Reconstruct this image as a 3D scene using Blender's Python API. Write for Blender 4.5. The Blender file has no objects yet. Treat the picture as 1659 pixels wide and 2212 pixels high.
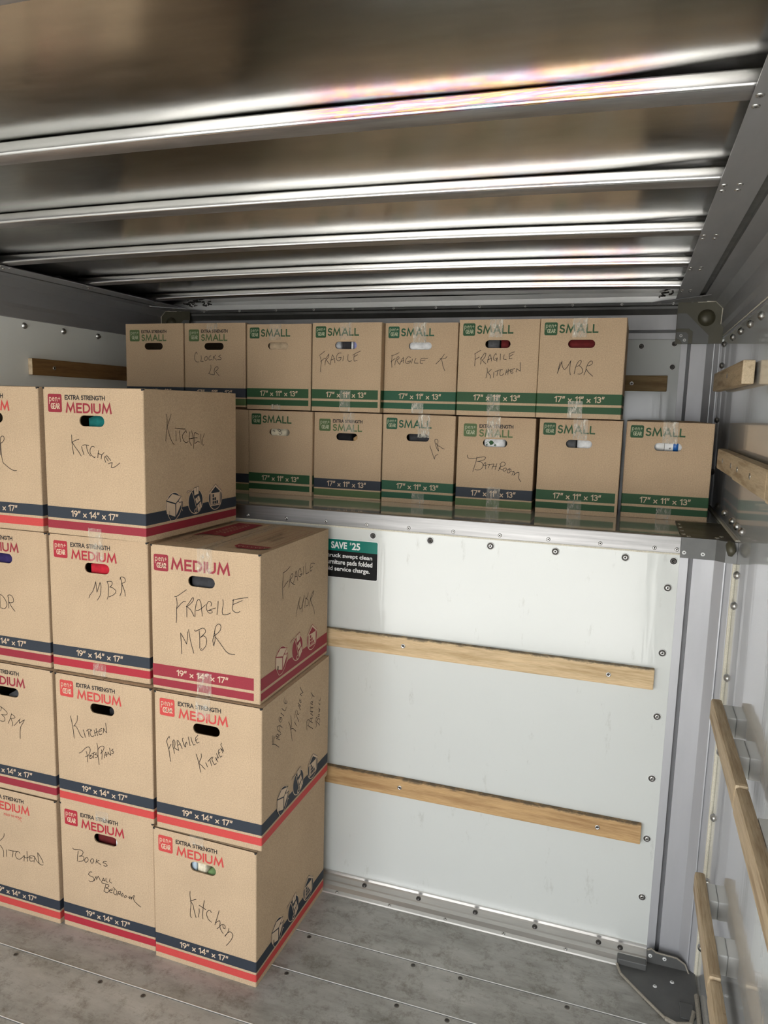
import bpy, bmesh, math, random
SKY = 3.6
EXPO = 0.64; SUN = 24
from mathutils import Vector, Matrix, noise
S = bpy.context.scene
COL = S.collection
random.seed(7)
R = math.radians

# ------------------------------------------------------------------ camera
cd = bpy.data.cameras.new('camera'); cam = bpy.data.objects.new('camera', cd); COL.objects.link(cam)
S.camera = cam
def cam_matrix(yaw, pitch, roll):
    f = Vector((math.sin(yaw)*math.cos(pitch), math.cos(yaw)*math.cos(pitch), math.sin(pitch)))
    r = Vector((math.cos(yaw), -math.sin(yaw), 0)); u = r.cross(f)
    r2 = math.cos(roll)*r + math.sin(roll)*u; u2 = -math.sin(roll)*r + math.cos(roll)*u
    return Matrix((r2, u2, -f)).transposed().to_4x4()
cam.matrix_world = Matrix.Translation((-0.30883, -2.29873, 1.71748)) @ cam_matrix(-0.32035, -0.14245, 0.02635)
cd.sensor_fit = 'VERTICAL'; cd.sensor_height = 24.0; cd.lens = 24.0*1586.49/2212.0
cd.clip_start = 0.02; cd.clip_end = 200

# ------------------------------------------------------------------ daylight
W = bpy.data.worlds.new('overcast_sky'); S.world = W; W.use_nodes = True
nt = W.node_tree; nt.nodes.clear()
wo = nt.nodes.new('ShaderNodeOutputWorld'); bg = nt.nodes.new('ShaderNodeBackground')
tc = nt.nodes.new('ShaderNodeTexCoord'); sx = nt.nodes.new('ShaderNodeSeparateXYZ'); cr = nt.nodes.new('ShaderNodeValToRGB')
nt.links.new(tc.outputs['Generated'], sx.inputs[0]); nt.links.new(sx.outputs['Z'], cr.inputs[0])
cr.color_ramp.elements[0].position = 0.0; cr.color_ramp.elements[0].color = (1.12, 1.14, 1.16, 1)
cr.color_ramp.elements[1].position = 0.6; cr.color_ramp.elements[1].color = (0.62, 0.66, 0.72, 1)
nt.links.new(cr.outputs[0], bg.inputs['Color']); bg.inputs['Strength'].default_value = SKY
nt.links.new(bg.outputs[0], wo.inputs['Surface'])
YD = -2.95
sl = bpy.data.lights.new('sun', 'SUN'); sl.energy = SUN; sl.angle = R(2); sl.color = (1.0, .985, .95)
so = bpy.data.objects.new('sun', sl); COL.objects.link(so); so.rotation_euler = Vector((.62, .22, .75)).to_track_quat('Z', 'Y').to_euler()
# portal in the open rear door: guides sampling of the sky, gives no light of its own
pl = bpy.data.lights.new('door_opening_portal', 'AREA'); pl.shape = 'RECTANGLE'; pl.size = 2.35; pl.size_y = 2.9
pl.cycles.is_portal = True
po = bpy.data.objects.new('door_opening_portal', pl); COL.objects.link(po)
po.location = (-1.265, YD-.08, 1.0-0.25); po.rotation_euler = (R(90), 0, 0)
S.view_settings.view_transform = 'Standard'; S.view_settings.look = 'None'
S.view_settings.exposure = EXPO; S.view_settings.gamma = 1.0; S.view_settings.use_curve_mapping = False
S.cycles.max_bounces = 10; S.cycles.diffuse_bounces = 5; S.cycles.glossy_bounces = 6; S.cycles.transparent_max_bounces = 12
S.cycles.sample_clamp_indirect = 6.0

# ------------------------------------------------------------------ materials
MATS = {}
def new_mat(name, color, rough=.5, metal=0.0, spec=.5, coat=0.0, alpha=1.0):
    m = bpy.data.materials.new(name); m.use_nodes = True
    b = m.node_tree.nodes['Principled BSDF']
    b.inputs['Base Color'].default_value = (*color, 1); b.inputs['Roughness'].default_value = rough
    b.inputs['Metallic'].default_value = metal; b.inputs['Specular IOR Level'].default_value = spec
    b.inputs['Coat Weight'].default_value = coat; b.inputs['Coat Roughness'].default_value = .05
    b.inputs['Alpha'].default_value = alpha
    MATS[name] = m
    return m, m.node_tree, b
def coords(nt, scale=(1, 1, 1), kind='Object'):
    t = nt.nodes.new('ShaderNodeTexCoord'); mp = nt.nodes.new('ShaderNodeMapping')
    mp.inputs['Scale'].default_value = scale
    if kind == 'World':
        g = nt.nodes.new('ShaderNodeNewGeometry'); nt.links.new(g.outputs['Position'], mp.inputs['Vector'])
    else:
        nt.links.new(t.outputs[kind], mp.inputs['Vector'])
    return mp.outputs[0]
def nz(nt, vec, scale, detail=3, rough=.5):
    n = nt.nodes.new('ShaderNodeTexNoise'); nt.links.new(vec, n.inputs['Vector'])
    n.inputs['Scale'].default_value = scale; n.inputs['Detail'].default_value = detail; n.inputs['Roughness'].default_value = rough
    return n.outputs['Fac']
def ramp(nt, fac, stops):
    c = nt.nodes.new('ShaderNodeValToRGB'); nt.links.new(fac, c.inputs[0])
    while len(c.color_ramp.elements) < len(stops): c.color_ramp.elements.new(.5)
    for e, (p, col) in zip(c.color_ramp.elements, stops):
        e.position = p; e.color = (*col, 1) if len(col) == 3 else col
    return c.outputs[0]
def mix(nt, fac, a, b, mode='MIX'):
    m = nt.nodes.new('ShaderNodeMix'); m.data_type = 'RGBA'; m.blend_type = mode
    for s, v in ((m.inputs[0], fac), (m.inputs[6], a), (m.inputs[7], b)):
        if hasattr(v, 'default_value') or hasattr(v, 'is_linked'): nt.links.new(v, s)
        elif isinstance(v, (int, float)): s.default_value = v
        else: s.default_value = (*v, 1)
    return m.outputs[2]
def bump(nt, b, h, strength, dist=.001, prev=None):
    n = nt.nodes.new('ShaderNodeBump'); n.inputs['Strength'].default_value = strength; n.inputs['Distance'].default_value = dist
    nt.links.new(h, n.inputs['Height'])
    if prev: nt.links.new(prev, n.inputs['Normal'])
    nt.links.new(n.outputs[0], b.inputs['Normal'])
    return n.outputs[0]
def math_n(nt, op, a, b=0.0):
    m = nt.nodes.new('ShaderNodeMath'); m.operation = op
    for s, v in ((m.inputs[0], a), (m.inputs[1], b)):
        if isinstance(v, (int, float)): s.default_value = v
        else: nt.links.new(v, s)
    return m.outputs[0]

KR = (.50, .362, .232)
def kraft(name, base):
    m, t, b = new_mat(name, base, .82, spec=.25)
    v = coords(t)
    dk = tuple(c*.80 for c in base); lt = tuple(min(1, c*1.16) for c in base)
    c1 = ramp(t, nz(t, v, 300, 5, .8), [(.36, dk), (.64, lt)])
    c2 = ramp(t, nz(t, v, 900, 2, .5), [(.70, (1, 1, 1)), (.80, (.62, .55, .48))])
    c3 = ramp(t, nz(t, v, 5, 3), [(.35, (.95, .95, .95)), (.65, (1.03, 1.03, 1.03))])
    c = mix(t, 1.0, c1, c2, 'MULTIPLY'); c = mix(t, 1.0, c, c3, 'MULTIPLY')
    t.links.new(c, b.inputs['Base Color'])
    w = t.nodes.new('ShaderNodeTexWave'); w.inputs['Scale'].default_value = 55; w.inputs['Distortion'].default_value = .3
    t.links.new(v, w.inputs['Vector']); h = math_n(t, 'ADD', math_n(t, 'MULTIPLY', w.outputs['Fac'], .25), nz(t, v, 6, 2))
    bump(t, b, h, .25, .002)
    return m
KRAFT = kraft('kraft_cardboard', KR)
KRAFT_IN = kraft('cut_cardboard_edge', (.33, .23, .14))
def ink(name, col, rough=.6, streak=.12):
    m, t, b = new_mat(name, col, rough, spec=.3)
    v = coords(t, (1, 1, 1))
    c = ramp(t, nz(t, v, 420, 3, .6), [(.3, tuple(x*(1-streak) for x in col)), (.7, tuple(min(1, x*(1+streak)) for x in col))])
    t.links.new(c, b.inputs['Base Color'])
    return m
CRIMSON = ink('crimson_ink', (.27, .022, .036)); BRIGHT = ink('bright_red_ink', (.52, .058, .052))
CHERRY = ink('cherry_red_ink', (.37, .022, .036))
NAVY = ink('navy_ink', (.026, .033, .045)); GREEN = ink('dark_green_ink', (.024, .078, .030))
TEALG = ink('blue_green_ink', (.018, .088, .044)); OLIVE = ink('olive_green_ink', (.085, .135, .050))
BLACKI = ink('black_ink', (.022, .018, .018)); PALE = ink('unprinted_cardboard', (.62, .47, .33), .7, .06)
PEN = ink('marker_line', (.014, .009, .008)); PALEG = ink('pale_green_print', (.40, .42, .28), .7, .06)

def tape_mat(name, al, white):
    m, t, b = new_mat(name, (.80, .74, .62), .12, spec=.9, alpha=al)
    v = coords(t, (1, 1, .35)); n1 = nz(t, v, 130, 2, .6); n2 = nz(t, coords(t), 45, 3, .6)
    h = math_n(t, 'ADD', n1, n2); bump(t, b, h, 1.0, .007)
    a = ramp(t, nz(t, v, 110, 3, .7), [(.50, (al, al, al)), (.72, (white, white, white))])
    t.links.new(a, b.inputs['Alpha'])
    return m
TAPE = tape_mat('clear_packing_tape', .15, .60); TAPE2 = tape_mat('wrinkled_packing_tape', .28, .95)

def panel_mat(name, col, rough, wav, spec=.5, coat=.6, dirt=.5):
    m, t, b = new_mat(name, col, rough, spec=spec, coat=coat)
    v = coords(t, (1, 1, 1), 'World')
    sc = ramp(t, nz(t, coords(t, (1, 1, .3), 'World'), 14, 6, .75), [(.30, (.62, .60, .56)), (.40, (1, 1, 1))])
    sp = ramp(t, nz(t, v, 60, 5, .8), [(.26, (.5, .48, .44)), (.33, (1, 1, 1))])
    c = mix(t, dirt*.5, col, sc, 'MULTIPLY'); c = mix(t, dirt*.6, c, sp, 'MULTIPLY')
    t.links.new(c, b.inputs['Base Color'])
    h1 = nz(t, coords(t, (1, 1, .12), 'World'), 26, 2, .5)
    h2 = nz(t, coords(t, (1, 1, .5), 'World'), 2.2, 2, .5)
    h = math_n(t, 'ADD', math_n(t, 'MULTIPLY', h1, .22), math_n(t, 'MULTIPLY', h2, 1.0))
    n = t.nodes.new('ShaderNodeBump'); n.inputs['Strength'].default_value = wav; n.inputs['Distance'].default_value = .01
    t.links.new(h, n.inputs['Height']); t.links.new(n.outputs[0], b.inputs['Coat Normal'])
    b.inputs['Coat Roughness'].default_value = rough*.35
    return m
WALLF = panel_mat('glossy_white_panel', (.62, .635, .605), .19, .42, coat=.65, dirt=1.0)
WALLR = panel_mat('polished_white_panel', (.52, .525, .52), .2, .12, coat=1.0, dirt=.5)
WALLL = panel_mat('matt_white_panel', (.82, .83, .79), .4, .2, coat=.2, dirt=.4)
WALLB = panel_mat('hammered_grey_panel', (.50, .52, .50), .3, .22, coat=.8)
SHELF = panel_mat('glossy_grey_deck', (.44, .455, .42), .15, .10, coat=1.0, dirt=.3)

def metal(name, col, rough, met=1.0, scr=(1, 1, 1), var=.12, bmp=.08, bscale=3.0):
    m, t, b = new_mat(name, col, rough, met)
    v = coords(t, scr, 'World')
    n = nz(t, v, 12, 5, .65)
    t.links.new(ramp(t, n, [(.3, tuple(c*(1-var) for c in col)), (.7, tuple(min(1, c*(1+var)) for c in col))]), b.inputs['Base Color'])
    r = t.nodes.new('ShaderNodeMapRange'); t.links.new(nz(t, v, 20, 4, .7), r.inputs[0])
    r.inputs[3].default_value = max(.02, rough*.7); r.inputs[4].default_value = rough*1.35
    t.links.new(r.outputs[0], b.inputs['Roughness'])
    bump(t, b, nz(t, coords(t, (1, 1, 1), 'World'), bscale, 2), bmp, .02)
    return m
ROOF = metal('brushed_roof_sheet', (.42, .415, .395), .19, 1.0, (.5, 2, 1), .08, .12, 2.4)
ALU = metal('scratched_aluminium', (.40, .39, .38), .36, 1.0, (.15, 1, 3), .12, .05)
KICK = metal('kick_rail_aluminium', (.68, .66, .63), .38, .9, (.15, 1, 3), .16, .05)
LIP = new_mat('bright_seam_edge', (.85, .84, .80), .45, .5)[0]
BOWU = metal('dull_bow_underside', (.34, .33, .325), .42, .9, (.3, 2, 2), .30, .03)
HEADM = metal('bright_header_metal', (.86, .86, .85), .40, .35, (.3, 1, 1), .05, .03)
EDGEM = metal('worn_edge_aluminium', (.25, .245, .24), .40, 1.0, (.12, 1, 5), .25, .05)
BOWM = metal('polished_bow_metal', (.70, .69, .68), .20, 1.0, (.2, 2, 2), .10, .03)
FRAME = metal('satin_grey_aluminium', (.46, .46, .475), .42, .35, (1, 1, .2), .05, .02)
FRAMED = metal('grey_slot_metal', (.17, .17, .175), .5, .3, (1, 1, .2), .05, .02)
COVE = metal('dull_grey_rail_metal', (.36, .36, .365), .42, .6, (1, .2, 1), .05, .02)
CAST = metal('painted_grey_casting', (.115, .115, .11), .45, .2, (1, 1, 1), .12, .03, 8)
OLIVEC = metal('olive_casting_paint', (.068, .062, .038), .38, .15, (1, 1, 1), .10, .03, 8)
BOLTM = metal('bolt_steel', (.50, .49, .47), .28, 1.0, (5, 5, 5), .2, .05)
DARKB = metal('dark_bolt_steel', (.07, .065, .06), .35, .6, (5, 5, 5), .2, .05)
WASH = new_mat('white_washer', (.72, .72, .70), .4)[0]
BEAD = ink('ivory_sealant', (.62, .58, .47), .55, .18)
DIRTB = ink('dirty_sealant', (.30, .27, .22), .7, .3)
BLACK = new_mat('black_gap', (.01, .01, .01), .8)[0]
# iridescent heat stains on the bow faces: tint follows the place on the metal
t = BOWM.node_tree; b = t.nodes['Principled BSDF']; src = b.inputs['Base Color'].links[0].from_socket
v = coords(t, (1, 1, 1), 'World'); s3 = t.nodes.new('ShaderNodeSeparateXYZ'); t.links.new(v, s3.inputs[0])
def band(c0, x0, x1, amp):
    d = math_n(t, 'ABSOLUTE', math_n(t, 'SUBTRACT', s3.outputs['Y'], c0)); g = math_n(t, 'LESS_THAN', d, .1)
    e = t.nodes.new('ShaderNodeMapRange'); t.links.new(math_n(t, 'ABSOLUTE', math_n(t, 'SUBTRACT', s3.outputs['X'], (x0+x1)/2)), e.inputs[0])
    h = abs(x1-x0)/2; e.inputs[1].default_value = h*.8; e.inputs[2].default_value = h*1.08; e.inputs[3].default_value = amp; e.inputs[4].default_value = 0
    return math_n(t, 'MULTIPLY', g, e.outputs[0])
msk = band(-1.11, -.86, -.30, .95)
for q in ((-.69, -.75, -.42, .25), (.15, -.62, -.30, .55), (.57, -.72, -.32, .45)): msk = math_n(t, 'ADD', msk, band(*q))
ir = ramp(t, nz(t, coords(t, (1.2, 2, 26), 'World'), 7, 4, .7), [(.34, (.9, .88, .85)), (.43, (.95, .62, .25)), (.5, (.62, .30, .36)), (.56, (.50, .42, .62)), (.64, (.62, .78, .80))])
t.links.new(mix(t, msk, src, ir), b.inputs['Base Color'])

def wood(name, base, dark, scr, kn=.0, top=None):
    m, t, b = new_mat(name, base, .62, spec=.35)
    v = coords(t, scr)
    w = nz(t, v, 6, 4, .55)
    fine = nz(t, v, 40, 3, .6)
    c = ramp(t, w, [(.35, dark), (.48, base), (.60, tuple(min(1, x*1.12) for x in base))])
    c2 = ramp(t, fine, [(.3, (.82, .78, .72)), (.6, (1, 1, 1))])
    st = ramp(t, nz(t, coords(t, (1, 1, 1)), 7, 5, .7), [(.30, (.35, .28, .20)), (.37, (1, 1, 1))])
    c = mix(t, 1, c, c2, 'MULTIPLY'); c = mix(t, .7, c, st, 'MULTIPLY')
    if top:   # grime rubbed into the upper edge
        s_ = t.nodes.new('ShaderNodeSeparateXYZ'); t.links.new(coords(t), s_.inputs[0])
        e = t.nodes.new('ShaderNodeMapRange'); t.links.new(math_n(t, 'ADD', s_.outputs['Z'], math_n(t, 'MULTIPLY', nz(t, coords(t, (1, 1, 3)), 16, 5, .75), .030)), e.inputs[0])
        e.inputs[1].default_value = top+.0125; e.inputs[2].default_value = top+.0175; e.inputs[3].default_value = 0; e.inputs[4].default_value = .75
        c = mix(t, e.outputs[0], c, (.06, .05, .035))
    t.links.new(c, b.inputs['Base Color']); bump(t, b, fine, .3, .001)
    return m
WOOD1 = wood('pale_pine', (.62, .46, .27), (.50, .35, .18), (.6, 8, 8), top=.062)
WOOD2 = wood('honey_pine', (.50, .32, .15), (.38, .22, .095), (.6, 8, 8), top=.062)
WOOD3 = wood('brown_stained_pine', (.25, .135, .05), (.17, .085, .03), (8, .6, 8))
WOOD4 = wood('weathered_pine', (.47, .36, .23), (.33, .23, .13), (8, .6, 8))
WOODA = wood('amber_pine', (.30, .20, .09), (.20, .12, .05), (.6, 8, 8))
WEND = wood('sawn_end_grain', (.62, .50, .34), (.50, .38, .24), (8, 8, 8))

m, t, b = new_mat('worn_aluminium_floor', (.26, .255, .24), .5, .35); FLOORM = m
v = coords(t, (1, 1, 1), 'World')
c1 = ramp(t, nz(t, coords(t, (1, 2.5, 1), 'World'), 3.5, 8, .68), [(.30, (.26, .252, .225)), (.50, (.40, .39, .36)), (.72, (.52, .51, .475))])
c2 = ramp(t, nz(t, v, 14, 10, .82), [(.36, (.50, .47, .42)), (.50, (1, 1, 1))])
c3 = ramp(t, nz(t, coords(t, (1, 5, 1), 'World'), 16, 8, .85), [(.36, (.50, .47, .42)), (.44, (1, 1, 1))])
c = mix(t, .8, c1, c2, 'MULTIPLY'); c = mix(t, .5, c, c3, 'MULTIPLY'); t.links.new(c, b.inputs['Base Color'])
r = t.nodes.new('ShaderNodeMapRange'); t.links.new(nz(t, v, 9, 6, .7), r.inputs[0]); r.inputs[3].default_value = .35; r.inputs[4].default_value = .7
t.links.new(r.outputs[0], b.inputs['Roughness']); bump(t, b, nz(t, v, 30, 5, .7), .15, .002)

# ------------------------------------------------------------------ mesh helpers
def MB(): return bmesh.new()
def link(name, bm, mats, parent=None, smooth=False, recalc=True):
    me = bpy.data.meshes.new(name)
    if recalc: bmesh.ops.recalc_face_normals(bm, faces=bm.faces)
    bm.to_mesh(me); bm.free()
    if not isinstance(mats, (list, tuple)): mats = [mats]
    for m in mats: me.materials.append(m)
    if smooth:
        for p in me.polygons: p.use_smooth = True
    o = bpy.data.objects.new(name, me); COL.objects.link(o)
    if parent: o.parent = parent
    return o
def inst(name, me, parent=None, loc=(0, 0, 0), rot=(0, 0, 0)):
    o = bpy.data.objects.new(name, me); COL.objects.link(o)
    if parent: o.parent = parent
    o.location = loc; o.rotation_euler = rot
    return o
def tag(o, label=None, cat=None, group=None, kind=None):
    if label: o['label'] = label
    if cat: o['category'] = cat
    if group: o['group'] = group
    if kind: o['kind'] = kind
    return o
def empty(name, loc=(0, 0, 0), rz=0):
    o = bpy.data.objects.new(name, None); COL.objects.link(o); o.location = loc; o.rotation_euler = (0, 0, rz)
    o.empty_display_size = .05
    return o
def box(bm, x0, x1, y0, y1, z0, z1, mi=0, bev=0, M=None):
    vs = [bm.verts.new((x, y, z)) for x in (x0, x1) for y in (y0, y1) for z in (z0, z1)]
    f = []
    for q in ((0, 1, 3, 2), (4, 6, 7, 5), (0, 4, 5, 1), (2, 3, 7, 6), (0, 2, 6, 4), (1, 5, 7, 3)):
        fc = bm.faces.new([vs[i] for i in q]); fc.material_index = mi; f.append(fc)
    if bev:
        es = list({e for x in f for e in x.edges})
        r = bmesh.ops.bevel(bm, geom=es, offset=bev, segments=2, affect='EDGES', profile=.6)
        for x in r['faces']: x.material_index = mi
    return f
def sweep(bm, prof, axis, a0, a1, mi=None, closed=False, cuts=1):
    """extrude a profile of (p, q) points along an axis; axis 'x': (y, z), axis 'y': (x, z), axis 'z': (x, y)"""
    def co(p, a):
        return {'x': (a, p[0], p[1]), 'y': (p[0], a, p[1]), 'z': (p[0], p[1], a)}[axis]
    rows = [[bm.verts.new(co(p, a0+(a1-a0)*k/cuts)) for p in prof] for k in range(cuts+1)]
    n = len(prof)
    for k in range(cuts):
        for i in range(n if closed else n-1):
            j = (i+1) % n
            f = bm.faces.new((rows[k][i], rows[k][j], rows[k+1][j], rows[k+1][i]))
            if mi is not None: f.material_index = mi[i] if isinstance(mi, (list, tuple)) else mi
    if closed:
        bm.faces.new(rows[0]); bm.faces.new(rows[-1][::-1])
def prism(bm, poly, M, h, mi=0):
    """polygon in the local xy plane, thickness h, placed by matrix M"""
    a = [bm.verts.new(M @ Vector((x, y, 0))) for x, y in poly]; c = [bm.verts.new(M @ Vector((x, y, h))) for x, y in poly]
    fs = [bm.faces.new(a[::-1]), bm.faces.new(c)]
    for i in range(len(poly)):
        j = (i+1) % len(poly); fs.append(bm.faces.new((a[i], a[j], c[j], c[i])))
    for f in fs: f.material_index = mi
def tube(bm, pts, r, n=8, mi=0):
    pts = [Vector(p) for p in pts]; rings = []
    for i, p in enumerate(pts):
        d = (pts[min(i+1, len(pts)-1)] - pts[max(i-1, 0)]).normalized()
        u = d.orthogonal().normalized() if i == 0 else (u - d*u.dot(d)).normalized()
        w = d.cross(u); rr = r[i] if isinstance(r, (list, tuple)) else r
        rings.append([bm.verts.new(p + (u*math.cos(2*math.pi*k/n) + w*math.sin(2*math.pi*k/n))*rr) for k in range(n)])
    for a, c in zip(rings, rings[1:]):
        for k in range(n): bm.faces.new((a[k], a[(k+1) % n], c[(k+1) % n], c[k])).material_index = mi
    bm.faces.new(rings[0][::-1]).material_index = mi; bm.faces.new(rings[-1]).material_index = mi
def lathe(prof, n=20, mis=None):
    """profile of (r, h), axis along local -Y (towards the viewer of a front wall)"""
    bm = MB(); rows = []
    for r, h in prof:
        rows.append([bm.verts.new((r*math.cos(2*math.pi*k/n), -h, r*math.sin(2*math.pi*k/n))) for k in range(n)] if r > 1e-6 else [bm.verts.new((0, -h, 0))])
    for i, (a, c) in enumerate(zip(rows, rows[1:])):
        mi = mis[i] if mis else 0
        for k in range(n):
            l = (k+1) % n
            if len(c) == 1: f = bm.faces.new((a[k], a[l], c[0]))
            elif len(a) == 1: f = bm.faces.new((a[0], c[l], c[k]))
            else: f = bm.faces.new((a[k], a[l], c[l], c[k]))
            f.material_index = mi
    return bm
def mesh_of(name, bm, mats, smooth=True):
    me = bpy.data.meshes.new(name); bmesh.ops.recalc_face_normals(bm, faces=bm.faces); bm.to_mesh(me); bm.free()
    for m in (mats if isinstance(mats, (list, tuple)) else [mats]): me.materials.append(m)
    if smooth:
        for p in me.polygons: p.use_smooth = True
    return me

# ---- stroke lettering: cap height 1, centre lines
def arc(cx, cy, rx, ry, a0, a1, n=10): return [(cx+rx*math.cos(R(a0+(a1-a0)*i/n)), cy+ry*math.sin(R(a0+(a1-a0)*i/n))) for i in range(n+1)]
G = {
 'M': (.98, [[(.02, 0), (.16, 1), (.49, .12), (.82, 1), (.96, 0)]]),
 'E': (.50, [[(.5, 1), (0, 1), (0, 0), (.5, 0)], [(0, .52), (.44, .52)]]),
 'D': (.68, [[(0, 0), (0, 1), (.22, 1)] + arc(.22, .5, .46, .5, 90, -90, 14)[1:] + [(0, 0)]]),
 'I': (.0, [[(0, 0), (0, 1)]]),
 'U': (.66, [[(0, 1), (0, .33)] + arc(.33, .33, .33, .33, 180, 360, 12) + [(.66, 1)]]),
 'S': (.46, [arc(.24, .76, .21, .24, 35, 180, 9) + arc(.24, .74, .21, .22, 180, 270, 5)[1:] + arc(.23, .26, .24, .26, 80, -150, 12)]),
 'A': (.78, [[(0, 0), (.39, 1), (.78, 0)], [(.13, .32), (.65, .32)]]),
 'L': (.48, [[(0, 1), (0, 0), (.48, 0)]]),
 'X': (.62, [[(0, 0), (.62, 1)], [(0, 1), (.62, 0)]]),
 'T': (.60, [[(0, 1), (.60, 1)], [(.30, 1), (.30, 0)]]),
 'R': (.54, [[(0, 0), (0, 1), (.24, 1)] + arc(.24, .74, .27, .26, 90, -90, 10)[1:] + [(0, .48)], [(.22, .48), (.54, 0)]]),
 'N': (.70, [[(0, 0), (0, 1), (.70, 0), (.70, 1)]]),
 'G': (.76, [arc(.42, .5, .42, .5, 45, 330, 18) + [(.80, .20), (.80, .46), (.48, .46)]]),
 'H': (.66, [[(0, 0), (0, 1)], [(.66, 0), (.66, 1)], [(0, .52), (.66, .52)]]),
 'F': (.46, [[(.48, 1), (0, 1), (0, 0)], [(0, .52), (.42, .52)]]),
 'O': (.88, [arc(.44, .5, .44, .5, 90, 450, 22)]),
 'C': (.76, [arc(.44, .5, .44, .5, 45, 315, 18)]),
 '1': (.22, [[(0, .80), (.22, 1), (.22, 0)]]),
 '9': (.50, [arc(.25, .70, .25, .29, -20, 340, 16), [(.50, .66), (.46, .40), (.20, 0)]]),
 '4': (.60, [[(.46, 0), (.46, 1), (0, .26), (.60, .26)]]),
 '7': (.52, [[(0, 1), (.52, 1), (.16, 0)]]),
 '3': (.48, [arc(.23, .75, .22, .24, 140, -80, 10), arc(.22, .27, .26, .27, 85, -150, 12)]),
 'x': (.42, [[(0, 0), (.42, .58)], [(0, .58), (.42, 0)]]),
 '"': (.24, [[(.06, 1.02), (.0, .72)], [(.26, 1.02), (.20, .72)]]),
 ' ': (.20, []),
 'p': (.46, [[(0, -.45), (.03, .60)], arc(.24, .30, .20, .30, 150, -180, 14)]),
 'e': (.42, [[(.03, .32), (.40, .38)] + arc(.22, .32, .19, .28, 12, 320, 14)]),
 'n': (.42, [[(0, 0), (.03, .60)], [(.03, .36)] + arc(.22, .36, .16, .24, 150, 0, 8) + [(.40, .06), (.48, .02)]]),
 '+': (.40, [[(.0, .42), (.40, .42)], [(.20, .20), (.20, .66)]]),
}
def ribbon(bm, pts, w, z, mi=0, M=None, cap=0.0):
    P = [Vector(p).to_2d() if len(p) > 2 else Vector(p) for p in pts]
    Q = [P[0]]
    for p in P[1:]:
        if (p-Q[-1]).length > 1e-6: Q.append(p)
    if len(Q) < 2: return
    closed = (Q[0]-Q[-1]).length < 1e-5 and len(Q) > 3
    if closed: Q = Q[:-1]
    n = len(Q); L = []; Rr = []
    for i in range(n):
        a = Q[i-1] if (i > 0 or closed) else None; c = Q[(i+1) % n] if (i < n-1 or closed) else None
        d1 = (Q[i]-a).normalized() if a is not None else None; d2 = (c-Q[i]).normalized() if c is not None else None
        p = Q[i].copy()
        if d1 is None: d = d2; p = p - d*cap
        elif d2 is None: d = d1; p = p + d*cap
        else:
            d = (d1+d2)
            d = d.normalized() if d.length > 1e-3 else d1
        nrm = Vector((-d.y, d.x)); k = 1.0
        if d1 is not None and d2 is not None:
            k = 1/max(.38, nrm.dot(Vector((-d2.y, d2.x))))
        L.append(p + nrm*w/2*k); Rr.append(p - nrm*w/2*k)
    T = M or Matrix()
    lv = [bm.verts.new(T @ Vector((q.x, q.y, z))) for q in L]; rv = [bm.verts.new(T @ Vector((q.x, q.y, z))) for q in Rr]
    for i in range(n if closed else n-1):
        j = (i+1) % n
        f = bm.faces.new((lv[i], rv[i], rv[j], lv[j])); f.material_index = mi
def lettering(bm, text, x0, x1, y0, y1, w, z, mi=0, M=None, gap=None, aspect=None):
    """fit text in the box x0..x1, y0..y1 (outer size); w is the stroke width"""
    h = (y1-y0) - w; sp = gap if gap is not None else .26
    tot = 0; pos = []
    for i, ch in enumerate(text):
        pos.append(tot); tot += G[ch][0] + (sp if i < len(text)-1 else 0)
    sx_ = (x1-x0-w)/tot; k_ = 0
    for ch, p in zip(text, pos):
        for st in G[ch][1]:
            k_ += 1; ribbon(bm, [(x0+w/2+(p+a)*sx_, y0+w/2+c*h) for a, c in st], w, z+.00003*(k_ % 3), mi, M, cap=w*.48 if ch not in 'MANXx' or True else 0)
def smooth_path(pts, sub=4):
    P = [Vector((float(a), float(c))) for a, c in pts]
    if len(P) < 3: return P
    out = []
    for i in range(len(P)-1):
        p0 = P[max(i-1, 0)]; p1 = P[i]; p2 = P[i+1]; p3 = P[min(i+2, len(P)-1)]
        # keep pen corners sharp
        if i > 0 and (p1-p0).length > 0 and (p1-p0).normalized().dot((p2-p1).normalized()) < .1: p0 = p1
        if i < len(P)-2 and (p3-p2).length > 0 and (p2-p1).normalized().dot((p3-p2).normalized()) < .1: p3 = p2
        for k in range(sub):
            u = k/sub
            out.append(.5*((2*p1) + (p2-p0)*u + (2*p0-5*p1+4*p2-p3)*u*u + (3*p1-p0-3*p2+p3)*u**3))
    out.append(P[-1]); return out
def poly(bm, pts, z, mi=0, M=None):
    T = M or Matrix()
    f = bm.faces.new([bm.verts.new(T @ Vector((x, y, z))) for x, y in pts]); f.material_index = mi
    return f
def ell(cx, cy, rx, ry, n=36): return [(cx+rx*math.cos(2*math.pi*i/n), cy+ry*math.sin(2*math.pi*i/n)) for i in range(n)]

# ------------------------------------------------------------------ the truck body (setting)
XL, XR, YB, YD = -2.53, 0.0, 0.88, -2.95     # left wall, right wall, back of the loft, rear door
ZS, ZR, ZF, ZK = 1.3589, 2.02, 2.15, 2.196   # loft deck, wall top, rail soffit, roof skin
def struct(o): o['kind'] = 'structure'; return o
bm = MB(); box(bm, XL-.03, XR+.03, YD, .03, -.06, 0); floor = struct(link('floor', bm, FLOORM))
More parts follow.
